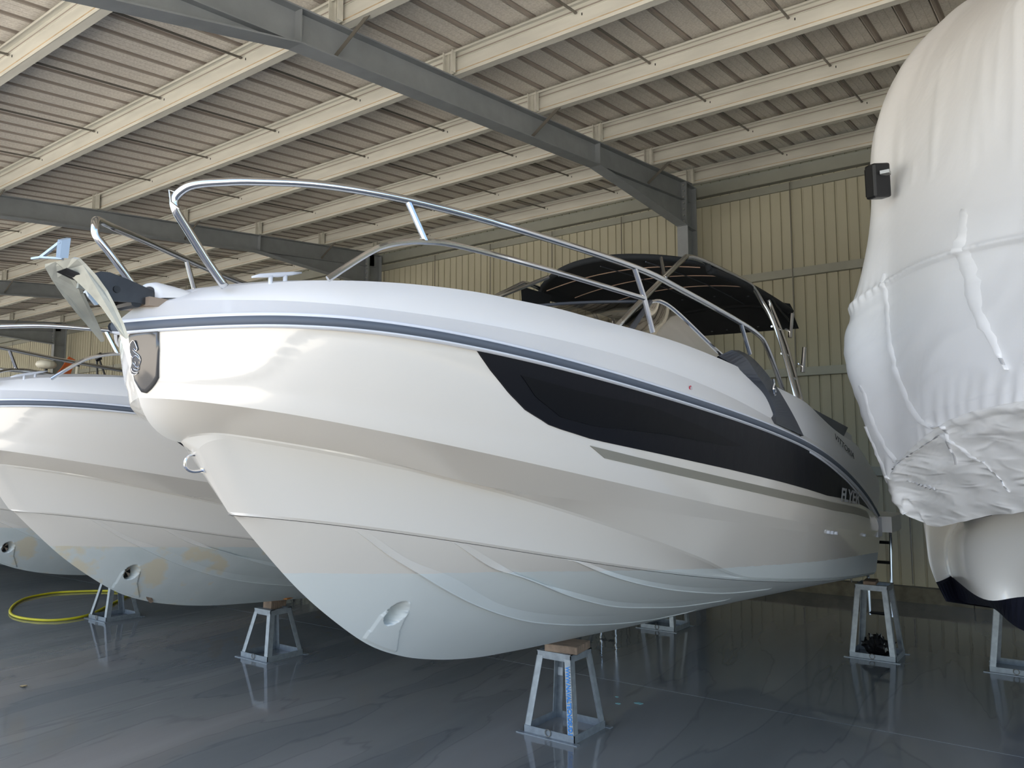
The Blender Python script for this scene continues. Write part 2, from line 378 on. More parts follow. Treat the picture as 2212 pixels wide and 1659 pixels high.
# frames: rafter + column
def frame(x, lab):
    rf = empty('roof_rafter', 'dark gray haunched steel rafter %s' % lab, 'roof beam', (x-0.075, 0, 0))
    yA, yB = -0.4, 10.15
    top = lambda y: zr(y)-0.004
    bot = lambda y: top(y)-0.262
    def web(n, pts, t=0.012):
        return G().plate([(-t/2, p[0], p[1]) for p in pts], (1, 0, 0), t).obj(n, M_gray, rf)
    web('web', [(yA, bot(yA)), (yB, bot(yB)), (yB, top(yB)), (yA, top(yA))])
    def flange(n, a, b, wd=0.15, t=0.012):
        return G().bar((0, a[0], a[1]), (0, b[0], b[1]), wd, t).obj(n, M_gray, rf)
    flange('top_flange', (yA, top(yA)-0.006), (yB, top(yB)-0.006))
    flange('bottom_flange', (yA, bot(yA)), (yB, bot(yB)), 0.12, 0.01)
    flange('bottom_flange', (3.40, bot(3.40)), (7.60, bot(7.60)))
    for (ya, yb, zb) in ((7.6, 9.93, bot(9.93)-0.35), (3.4, 1.05, bot(1.05)-0.35)):
        web('haunch_web', [(ya, bot(ya)), (yb, zb), (yb, bot(yb))] if yb > ya else [(ya, bot(ya)), (yb, bot(yb)), (yb, zb)])
        flange('haunch_flange', (ya, bot(ya)), (yb, zb))
        G().box((0, ya, (top(ya)+bot(ya))/2), (0.14, 0.012, 0.25)).obj('stiffener', M_gray, rf)
    # end plate with bolts
    zt = top(9.95)-0.01; zb = bot(9.93)-0.36
    G().box((0, 9.94, (zt+zb)/2), (0.155, 0.022, zt-zb)).obj('end_plate', M_gray, rf)
    bt = None
    for k in range(7):
        for sx in (-0.045, 0.045):
            if bt is None: bt = G().tube([(0, 0, 0), (0, -0.02, 0)], 0.014, 6).obj('bolt', M_bolt, rf); q = bt
            else: q = bt.copy(); C.objects.link(q)
            q.parent = rf; q.location = (sx, 9.928, zt-0.05-k*(zt-zb-0.1)/6)
    for py in (PY[3], PY[5], PY[7]):
        for sx in (1, -1):
            g = G(); g.bar((0.02*sx, py-0.02, bot(py)+0.03), (0.33*sx, py+0.03, zr(py)+0.02), 0.035, 0.006, (0, 1, 0))
            g.obj('fly_brace', M_rod, rf)
    co = empty('steel_column', 'dark gray steel column carrying the rafter %s' % lab, 'column', (x-0.075, 0, 0))
    zc = top(10.0)-0.02
    def cb(n, c, d): return G().box(c, d).obj(n, M_gray, co)
    cb('front_flange', (0, 9.965, zb/2), (0.155, 0.014, zb)); cb('back_flange', (0, 10.27, zc/2), (0.155, 0.014, zc)); cb('web', (0, 10.12, zc/2), (0.012, 0.30, zc-0.01))
    cb('front_flange', (0, 9.965, (zb+zc)/2), (0.155, 0.014, zc-zb-0.02))
    cb('stiffener', (0, 10.12, zb), (0.15, 0.29, 0.014)); cb('stiffener', (0, 10.12, zc), (0.15, 0.3, 0.012))
    cb('base_plate', (0, 10.12, 0.011), (0.25, 0.40, 0.02))
for b, lab in enumerate(('right of center, nearest the camera', 'second from the right, above the anchor', 'third from the right, seen left of the anchor', 'fourth from the right, by the left edge', 'fifth and farthest, at the left edge')):
    frame(X1-BAY*b, lab)

# ---------------------------------------------------------------- boats
# hull lines: (y, half breadth, z) in metres, boat centreline at x = 0
T = {}
T['D1'] = [[1.5,0.0,2.2],[1.546,0.0896,2.2419],[1.63,0.2468,2.2619],[1.739,0.4035,2.2749],[1.868,0.5192,2.2858],[2.014,0.6087,2.2936],[2.176,0.6847,2.2975],[2.352,0.752,2.2965],[2.541,0.8125,2.2875],[2.742,0.8669,2.279],[2.955,0.9158,2.2625],[3.178,0.9594,2.2493],[3.412,0.9979,2.2355],[3.656,1.0313,2.2162],[3.91,1.0599,2.1905],[4.172,1.0835,2.1608],[4.444,1.1022,2.1245],[4.724,1.116,2.0874],[5.013,1.1253,2.0566],[5.31,1.1302,2.018],[5.614,1.1316,1.9433],[5.927,1.1327,1.8716],[6.247,1.134,1.8156],[6.574,1.1357,1.7631],[6.908,1.1377,1.6408],[7.25,1.14,1.4887]]
T['CR'] = [[1.42,0.0,2.2011],[1.467,0.0909,2.1995],[1.552,0.2518,2.1964],[1.662,0.419,2.1923],[1.793,0.5462,2.1871],[1.941,0.6431,2.1808],[2.105,0.7244,2.1728],[2.284,0.7959,2.1629],[2.475,0.8599,2.1505],[2.679,0.9174,2.1351],[2.895,0.9689,2.1159],[3.122,1.0147,2.0925],[3.359,1.055,2.0642],[3.606,1.09,2.0306],[3.863,1.1196,1.9916],[4.13,1.144,1.9469],[4.405,1.1631,1.8968],[4.689,1.1768,1.8522],[4.982,1.184,1.8101],[5.283,1.1848,1.7618],[5.592,1.1805,1.7003],[5.908,1.1743,1.6316],[6.233,1.1662,1.5607],[6.565,1.1562,1.4839],[6.904,1.1442,1.3835],[7.25,1.13,1.2668]]
T['R'] = [[1.335,0.0,2.1179],[1.382,0.0922,2.1225],[1.469,0.2566,2.1285],[1.581,0.4337,2.1321],[1.714,0.5726,2.1313],[1.864,0.6776,2.1249],[2.03,0.7645,2.1128],[2.211,0.8403,2.0953],[2.406,0.9079,2.0733],[2.613,0.9685,2.0479],[2.831,1.0226,2.02],[3.061,1.0706,1.9905],[3.302,1.1127,1.9601],[3.553,1.1492,1.929],[3.814,1.1799,1.8969],[4.084,1.205,1.8632],[4.363,1.2244,1.8269],[4.652,1.2379,1.7867],[4.949,1.2431,1.7415],[5.254,1.2397,1.6899],[5.567,1.2297,1.6309],[5.889,1.2156,1.5638],[6.218,1.1973,1.4881],[6.555,1.1746,1.4031],[6.899,1.1473,1.3081],[7.25,1.115,1.201]]
T['K1'] = [[1.42,0.0,1.8642],[1.467,0.139,1.8544],[1.552,0.2817,1.8365],[1.662,0.4104,1.8135],[1.793,0.514,1.7866],[1.941,0.6032,1.7564],[2.105,0.6836,1.7236],[2.284,0.7573,1.6886],[2.475,0.8253,1.6519],[2.679,0.8878,1.6137],[2.895,0.9452,1.5745],[3.122,0.9974,1.5347],[3.359,1.0445,1.4945],[3.606,1.0864,1.4543],[3.863,1.1231,1.4144],[4.13,1.1542,1.3751],[4.405,1.1797,1.3366],[4.689,1.1989,1.2992],[4.982,1.2104,1.2631],[5.283,1.2136,1.2285],[5.592,1.209,1.1954],[5.908,1.2016,1.1639],[6.233,1.1922,1.1341],[6.565,1.1805,1.1058],[6.904,1.1665,1.0789],[7.25,1.15,1.0532]]
T['KB'] = [[1.575,0.0,1.7616],[1.62,0.0762,1.7546],[1.703,0.1415,1.741],[1.811,0.2138,1.722],[1.938,0.2902,1.6975],[2.083,0.3687,1.6674],[2.242,0.4645,1.6264],[2.416,0.5626,1.5758],[2.602,0.6589,1.5313],[2.801,0.7517,1.4984],[3.011,0.8397,1.4668],[3.231,0.9215,1.4345],[3.462,0.9963,1.4017],[3.703,1.0481,1.3685],[3.953,1.0913,1.3352],[4.213,1.1284,1.302],[4.481,1.1592,1.2689],[4.757,1.1825,1.2362],[5.042,1.1969,1.2041],[5.335,1.2018,1.1726],[5.636,1.1972,1.142],[5.944,1.1893,1.1124],[6.26,1.1793,1.0839],[6.583,1.167,1.0568],[6.913,1.1523,1.031],[7.25,1.135,1.0068]]
T['K2'] = [[1.58,0.0,1.7548],[1.625,0.0775,1.7478],[1.708,0.142,1.7342],[1.816,0.2139,1.7151],[1.943,0.2898,1.6906],[2.087,0.368,1.6604],[2.247,0.447,1.6242],[2.42,0.5256,1.582],[2.606,0.6029,1.5336],[2.805,0.678,1.4791],[3.014,0.7501,1.4188],[3.235,0.8185,1.353],[3.466,0.8824,1.2825],[3.706,0.9411,1.2079],[3.956,0.9835,1.1303],[4.215,0.9853,1.0509],[4.483,0.9998,0.9863],[4.759,1.0398,0.9503],[5.044,1.0721,0.9165],[5.337,1.0961,0.8845],[5.637,1.1108,0.8539],[5.945,1.1148,0.8241],[6.261,1.1105,0.7949],[6.583,1.1051,0.7663],[6.913,1.0986,0.7391],[7.25,1.091,0.715]]
T['K3'] = [[1.785,0.0,1.4546],[1.829,0.0546,1.4488],[1.909,0.1206,1.4375],[2.012,0.1909,1.4215],[2.135,0.2633,1.4008],[2.274,0.3366,1.3757],[2.428,0.4097,1.3463],[2.595,0.4821,1.3131],[2.774,0.5532,1.2766],[2.965,0.6223,1.2376],[3.168,0.6889,1.197],[3.38,0.7527,1.1556],[3.602,0.813,1.1141],[3.834,0.8696,1.0734],[4.075,0.9218,1.0341],[4.325,0.9692,0.9965],[4.583,1.0112,0.9609],[4.849,1.047,0.9273],[5.124,1.0756,0.8956],[5.406,1.0964,0.8653],[5.695,1.1084,0.8362],[5.992,1.1103,0.8077],[6.296,1.1059,0.7797],[6.607,1.1006,0.7523],[6.925,1.0943,0.7262],[7.25,1.087,0.703]]
T['KEEL'] = [[1.8,1.452],[1.929,1.315],[2.112,1.133],[2.31,0.972],[2.526,0.828],[2.732,0.742],[2.957,0.683],[3.203,0.64],[3.6,0.602],[4.02,0.573],[4.38,0.549],[5.1,0.501],[6.12,0.45],[7.25,0.402]]
T['winlow'] = [[2.23,0.1093],[2.299,0.2629],[2.392,0.4303],[2.478,0.5471],[2.563,0.6022],[2.607,0.6337],[2.834,0.6622],[3.26,0.6397],[3.828,0.6129],[4.418,0.5927],[5.317,0.5724],[6.591,0.3837]]
T['pane'] = [[2.422,0.2494],[2.714,0.261],[3.159,0.2197],[3.578,0.2711],[3.949,0.3439],[3.76,0.3873],[3.265,0.4422],[2.82,0.5411],[2.638,0.5337],[2.504,0.411]]
T['stripe'] = [[[2.824,0.7235],[3.125,0.7235],[3.399,0.7171],[3.984,0.7033],[4.668,0.6821],[5.474,0.6376],[6.555,0.4961]],[[2.92,0.8041],[3.136,0.8007],[3.411,0.7967],[3.995,0.7845],[4.68,0.7735],[5.486,0.7519],[6.68,0.6497]]]
T['flyer'] = [[5.596,0.5753],[6.197,0.4712],[5.607,0.4722]]
T['trimstrip'] = [[4.919,0.0921],[5.366,0.118],[5.898,0.1632],[6.419,0.2654]]
T['vents'] = [[5.4,0.5],[5.494,0.5],[5.592,0.5],[6.493,0.5]]
T['swoosh'] = [[1.67,0.1548],[1.649,0.3903],[1.627,0.5677],[1.592,0.6567],[1.54,0.7204],[1.476,0.7587]]
T['S0'] = [[2.14,-0.0208],[2.304,0.1809],[2.531,0.3201],[2.8,0.4405],[3.049,0.5212],[3.291,0.5827],[3.578,0.6334],[3.981,0.691],[4.623,0.7544],[4.872,0.7554],[5.186,0.6369]]
T['S1'] = [[2.524,-0.0142],[2.833,0.1616],[2.9,0.1732],[3.432,0.3277],[3.884,0.421],[4.125,0.4362],[4.591,0.4483],[5.034,0.3537]]
T['S2'] = [[3.076,-0.0194],[3.439,0.0814],[3.931,0.1627],[4.284,0.1924],[4.645,0.2034],[5.107,0.1245]]
T['U0'] = [[2.177,-0.0117],[2.414,0.2033],[2.63,0.267],[2.99,0.4317],[3.465,0.5213],[4.277,0.5495],[4.793,0.4339]]
T['U1'] = [[2.574,-0.013],[2.925,0.1632],[3.386,0.2768],[3.806,0.3575],[4.446,0.3673],[4.884,0.2783]]
T['U2'] = [[3.127,-0.0241],[3.463,0.0569],[3.913,0.1148],[4.492,0.1219],[4.909,0.0427]]
T['thr'] = [[2.536,0.673],[2.468,0.7366],[2.579,0.6265],[2.472,0.9888],[2.732,1.0004],[2.478,0.5856]]
T['wing_low'] = [[4.189,0.9901],[4.307,0.8601],[4.423,0.7596],[4.478,0.6163],[4.496,0.5352],[4.429,0.2202]]
T['wing_mid'] = [[4.232,0.988],[4.338,0.9361],[4.419,0.8604],[4.477,0.7624],[4.516,0.6275],[4.518,0.5382],[4.442,0.2202]]
T['wing_back'] = [[4.692,0.9705],[4.785,0.8198],[4.875,0.643],[4.874,0.2608]]
T['flag'] = [3.504,0.2327]
T['aft_text'] = [[5.926,0.9018],[6.363,0.8584]]
T['rail_top'] = [[0.279,1.372,2.467],[0.28,1.373,2.504],[0.298,1.386,2.535],[0.332,1.413,2.55],[0.385,1.463,2.559],[0.452,1.54,2.569],[0.577,1.727,2.583],[0.708,1.998,2.578],[0.851,2.417,2.555],[1.01,3.149,2.517],[1.068,3.567,2.469],[1.121,4.168,2.394],[1.135,4.42,2.353]]
T['rail_low'] = [[0.587,1.744,2.259],[0.621,1.809,2.316],[0.653,1.874,2.369],[0.674,1.919,2.397],[0.702,1.983,2.42],[0.735,2.067,2.436],[0.788,2.213,2.441],[0.912,2.651,2.413],[1.022,3.222,2.383]]
T['rail_foot'] = [[0.4,1.479,2.209]]
T['stan'] = [[1.031,3.282,2.234],[1.128,4.28,2.232]]
T['canopy_test'] = [[0.62,4.59,2.926],[-0.65,4.904,2.92],[0.65,6.644,2.818],[0.65,6.415,2.937],[-0.65,5.269,3.096],[-0.75,4.742,2.852],[0.8,3.352,2.301],[0.65,3.624,2.354],[0.95,5.693,2.1],[0.68,5.77,2.829],[0.65,5.57,2.92],[0.6,4.086,2.569],[-0.55,4.91,2.795],[0.85,3.4,2.303],[0.98,4.283,2.218],[0.7,4.137,2.528]]
T['W'] = [[[0.345,3.69,3.651],[0.212,4.29,4.003],[0.109,4.89,4.338],[0.01,5.44,4.628],[-0.134,5.74,4.758]],[[0.088,3.63,3.523],[-0.103,4.23,3.856],[-0.253,4.83,4.176],[-0.39,5.38,4.465],[-0.497,5.68,4.615]],[[0.192,3.57,3.354],[-0.157,4.17,3.725],[-0.351,4.77,4.037],[-0.558,5.32,4.317],[-0.687,5.62,4.479]],[[0.181,3.51,3.208],[-0.163,4.11,3.548],[-0.441,4.71,3.837],[-0.716,5.26,4.104],[-0.885,5.56,4.262]],[[0.17,3.45,3.047],[-0.169,4.05,3.351],[-0.488,4.65,3.615],[-0.806,5.2,3.864],[-1.002,5.5,4.005]],[[0.16,3.39,2.891],[-0.175,3.99,3.16],[-0.522,4.59,3.411],[-0.858,5.14,3.629],[-1.071,5.44,3.761]],[[0.151,3.348,2.77],[-0.18,3.946,3.011],[-0.534,4.543,3.248],[-0.869,5.088,3.433],[-1.081,5.381,3.545]],[[0.144,3.305,2.669],[-0.184,3.902,2.886],[-0.539,4.496,3.099],[-0.875,5.036,3.253],[-1.071,5.322,3.332]],[[0.137,3.245,2.569],[-0.187,3.842,2.764],[-0.544,4.436,2.937],[-0.88,4.976,3.05],[-1.085,5.262,3.09]],[[0.13,3.168,2.482],[-0.187,3.766,2.66],[-0.551,4.363,2.801],[-0.884,4.908,2.883],[-1.106,5.201,2.904]],[[0.125,3.15,2.407],[-0.191,3.75,2.566],[-0.58,4.35,2.669],[-0.902,4.9,2.701],[-1.174,5.2,2.639]],[[0.123,3.15,2.374],[-0.193,3.75,2.524],[-0.584,4.35,2.621],[-0.912,4.9,2.646],[-1.199,5.2,2.554]],[[0.116,3.15,2.261],[-0.201,3.75,2.38],[-0.586,4.35,2.453],[-0.925,4.9,2.452],[-1.234,5.2,2.434]],[[0.109,3.15,2.143],[-0.209,3.75,2.23],[-0.594,4.35,2.269],[-0.928,4.9,2.265],[-1.236,5.2,2.247]],[[0.103,3.15,2.039],[-0.216,3.75,2.099],[-0.595,4.35,2.12],[-0.921,4.9,2.091],[-1.191,5.2,2.05]],[[0.098,3.15,1.959],[-0.221,3.75,1.996],[-0.591,4.35,1.994],[-0.909,4.9,1.932],[-1.142,5.2,1.867]],[[0.095,3.15,1.905],[-0.225,3.75,1.928],[-0.582,4.35,1.898],[-0.893,4.9,1.787],[-1.084,5.2,1.686]],[[0.093,3.15,1.875],[-0.227,3.75,1.89],[-0.574,4.35,1.851],[-0.873,4.9,1.696],[-1.043,5.2,1.546]],[[0.092,3.15,1.848],[-0.227,3.75,1.879],[-0.571,4.35,1.835],[-0.867,4.9,1.672],[-1.027,5.2,1.499]],[[0.092,3.238,1.82],[-0.234,3.83,1.843],[-0.577,4.414,1.797],[-0.862,4.94,1.631],[-1.024,5.204,1.475]],[[0.093,3.59,1.69],[-0.263,4.15,1.675],[-0.608,4.67,1.597],[-0.846,5.1,1.465],[-1.013,5.22,1.43]],[[0.091,4.03,1.463],[-0.303,4.55,1.399],[-0.591,4.99,1.325],[-0.821,5.3,1.263],[-0.975,5.24,1.337]]]
T['L'] = [[[0.032,4.2,1.48],[-0.326,4.9,1.394],[-0.596,5.4,1.305],[-0.755,6.0,1.263],[-0.965,5.9,1.26]],[[0.026,4.3,1.358],[-0.337,4.95,1.236],[-0.674,5.5,1.172],[-0.836,6.05,1.131],[-0.945,5.85,1.143]],[[0.018,4.45,1.195],[-0.349,5.0,1.075],[-0.647,5.4,0.994],[-0.86,6.1,0.996],[-0.923,5.8,0.986]],[[0.01,4.6,1.043],[-0.364,5.1,0.919],[-0.562,5.2,0.873],[-0.849,6.1,0.875],[-0.881,5.75,0.869]],[[-0.007,5.0,0.674],[-0.38,5.2,0.721],[-0.569,5.6,0.768],[-0.781,6.0,0.716],[-0.853,5.9,0.738]]]
T['hose'] = [[-9.539,5.404],[-10.084,5.133],[-10.353,4.893],[-10.488,4.624],[-10.308,4.237],[-9.703,3.863],[-9.191,3.734],[-8.733,3.864],[-8.692,4.192],[-9.141,4.687],[-9.574,5.13],[-9.949,5.634]]
T['anchor'] = {"port":[[0.0,1.15,2.291],[0.05,1.164,2.297],[0.07,1.171,2.292],[0.075,1.187,2.276],[0.09,1.216,2.241],[0.1,1.248,2.196],[0.11,1.268,2.155],[0.12,1.297,2.091],[0.125,1.312,2.047],[0.11,1.304,2.059],[0.1,1.276,2.1],[0.08,1.251,2.146],[0.06,1.222,2.187],[0.03,1.202,2.221],[0.01,1.187,2.242],[0.0,1.168,2.266]],"star":[[0.0,1.15,2.291],[-0.03,1.14,2.289],[-0.06,1.122,2.282],[-0.065,1.124,2.272],[-0.075,1.151,2.238],[-0.09,1.194,2.194],[-0.1,1.24,2.15],[-0.11,1.283,2.113],[-0.125,1.344,2.059],[-0.12,1.343,2.067],[-0.1,1.307,2.118],[-0.075,1.268,2.162],[-0.05,1.233,2.2],[-0.01,1.2,2.226],[0.0,1.178,2.249],[0.0,1.168,2.266]],"plate":[[0.06,1.226,2.255],[0.06,1.246,2.266],[0.06,1.276,2.268],[0.06,1.338,2.256],[0.06,1.429,2.232],[0.06,1.418,2.18],[0.06,1.402,2.18],[0.06,1.367,2.181],[0.06,1.293,2.174],[0.06,1.267,2.207]],"tab":[[0.0,1.131,2.355],[0.0,1.158,2.368],[0.0,1.153,2.3],[0.0,1.128,2.296],[0.0,1.129,2.327]],"bar":[[-0.1,1.099,2.301],[-0.06,1.108,2.301],[0.0,1.139,2.348],[0.0,1.149,2.296]],"shank":[[0.0,1.168,2.271],[0.0,1.187,2.246],[0.0,1.216,2.222],[0.0,1.234,2.187],[0.0,1.259,2.161],[0.0,1.277,2.169],[0.0,1.265,2.184],[0.0,1.24,2.21],[0.0,1.202,2.234]]}
T['badge'] = [[0.035,1.363,2.067],[0.042,1.364,2.075],[0.066,1.374,2.08],[0.1,1.39,2.083],[0.137,1.409,2.081],[0.128,1.418,2.016],[0.105,1.433,1.926],[0.087,1.433,1.909],[0.063,1.431,1.89],[0.041,1.428,1.877],[0.024,1.422,1.881],[0.017,1.413,1.898],[0.01,1.403,1.92],[0.014,1.393,1.953],[0.025,1.379,2.004]]
T['emb'] = [[[0.055,1.377,2.051],[0.061,1.38,2.047],[0.063,1.384,2.037],[0.065,1.389,2.022],[0.059,1.388,2.016],[0.056,1.387,2.018],[0.053,1.384,2.023],[0.049,1.384,2.018],[0.054,1.388,2.011],[0.063,1.395,2.002],[0.067,1.399,1.991],[0.065,1.402,1.979],[0.056,1.403,1.966],[0.047,1.401,1.962],[0.039,1.396,1.97]],[[0.055,1.377,2.051],[0.045,1.375,2.041],[0.039,1.377,2.028],[0.035,1.381,2.011],[0.036,1.384,2.001],[0.04,1.388,1.994]],[[0.034,1.39,1.982],[0.039,1.388,1.992],[0.051,1.391,2.0],[0.059,1.395,1.996],[0.063,1.399,1.988]],[[0.057,1.403,1.966],[0.049,1.405,1.953],[0.039,1.401,1.954],[0.031,1.397,1.958]],[[0.047,1.406,1.947],[0.034,1.402,1.945],[0.024,1.397,1.951],[0.024,1.394,1.96]],[[0.042,1.406,1.942],[0.028,1.403,1.938],[0.017,1.397,1.944],[0.017,1.392,1.959]],[[0.036,1.392,1.979],[0.038,1.394,1.973],[0.045,1.397,1.974],[0.046,1.394,1.981]]]
T['rail_s'] = 0
def spl(xs, ys):
    xs = np.array(xs, float); ys = np.array(ys, float); h = np.diff(xs); dl = np.diff(ys)/h; n = len(xs); m = np.zeros(n)
    m[1:-1] = (dl[:-1]*h[1:]+dl[1:]*h[:-1])/(h[1:]+h[:-1]); m[0] = dl[0]; m[-1] = dl[-1]
    def f(x):
        x = min(max(float(x), xs[0]), xs[-1]); i = min(max(int(np.searchsorted(xs, x))-1, 0), n-2); t = (x-xs[i])/h[i]
        return float((1+2*t)*(1-t)**2*ys[i]+t*(1-t)**2*h[i]*m[i]+t*t*(3-2*t)*ys[i+1]+t*t*(t-1)*h[i]*m[i+1])
    return f
YE = 7.25
Bf = {k: spl([r[0] for r in T[k]], [r[1] for r in T[k]]) for k in ('D1', 'CR', 'R', 'K1', 'KB', 'K2', 'K3')}
Zf = {k: spl([r[0] for r in T[k]], [r[2] for r in T[k]]) for k in ('D1', 'CR', 'R', 'K1', 'KB', 'K2', 'K3')}
ZK = spl([r[0] for r in T['KEEL']], [r[1] for r in T['KEEL']])
Y0 = {k: T[k][0][0] for k in ('D1', 'CR', 'R', 'K1', 'KB', 'K2', 'K3')}
def flank(y, f):
    f2 = min(max(f, 0), 1)
    return (Bf['R'](y)*(1-f)+Bf['K1'](y)*f+0.012*4*f2*(1-f2), y, Zf['R'](y)*(1-f)+Zf['K1'](y)*f)
def deckside(y, f):
    if f < 0.5:
        g = f*2; return (Bf['R'](y)*(1-g)+Bf['CR'](y)*g, y, Zf['R'](y)*(1-g)+Zf['CR'](y)*g)
    g = f*2-1; return (Bf['CR'](y)*(1-g)+Bf['D1'](y)*g, y, Zf['CR'](y)*(1-g)+Zf['D1'](y)*g)
def lowside(y, f): return (Bf['K1'](y)*(1-f)+Bf['KB'](y)*f, y, Zf['K1'](y)*(1-f)+Zf['KB'](y)*f)
def bottom(y, f):
    return ((Bf['K3'](y)-0.012)*(1-f) if y > 1.79 else 0, y, (Zf['K3'](y)-0.012)*(1-f)+ZK(y)*f)
US = [(i/150)**1.6 for i in range(151)]
def row(k, db=0, dz=0, y0=None):
    out = []
    a = Y0[k] if y0 is None else y0
    for u in US:
        y = a+(YE-a)*u; b = Bf[k](y)+db*min(1, u*30); out.append((max(b, 0.0) if u > 0 else 0.0, y, Zf[k](y)+dz))
    return out
def strip(A, B, n, bulge=0.0):
    P = []
    for j in range(n+1):
        t = j/n; P.append([(a[0]*(1-t)+b[0]*t+bulge*4*t*(1-t)*min(1, a[0]*6), a[1]*(1-t)+b[1]*t, a[2]*(1-t)+b[2]*t) for a, b in zip(A, B)])
    return P
def both(g, P, flip=False):
    g.grid(P, flip); g.grid([[(-x, y, z) for x, y, z in r] for r in P], not flip)
def inpoly(x, y, P):
    c = False; j = len(P)-1
    for i in range(len(P)):
        if (P[i][1] > y) != (P[j][1] > y) and x < (P[j][0]-P[i][0])*(y-P[i][1])/(P[j][1]-P[i][1])+P[i][0]: c = not c
        j = i
    return c
OY, OZ = 4.3, 0.40
def Bt(g, n, m, root, smooth=False, mirror=False):
    o = g.obj(n, m, root, smooth); o.location = (0, -OY, -OZ); return o

def swoosh_depth(y, f):
    # shallow sculpted recess in the bow flank
    if y > 3.4: return 0
    sw = sorted(T['swoosh'])+[[T['swoosh'][0][0]+0.05, 0.08], [2.3, 0.05]]; edge = np.interp(y, [q[0] for q in sw], [q[1] for q in sw])
    d = (f-edge)
    return 0.007*min(1, max(0, (d+0.02)/0.06))*min(1, max(0, (3.2-y)/0.9))*min(1, max(0, (0.97-f)/0.2))

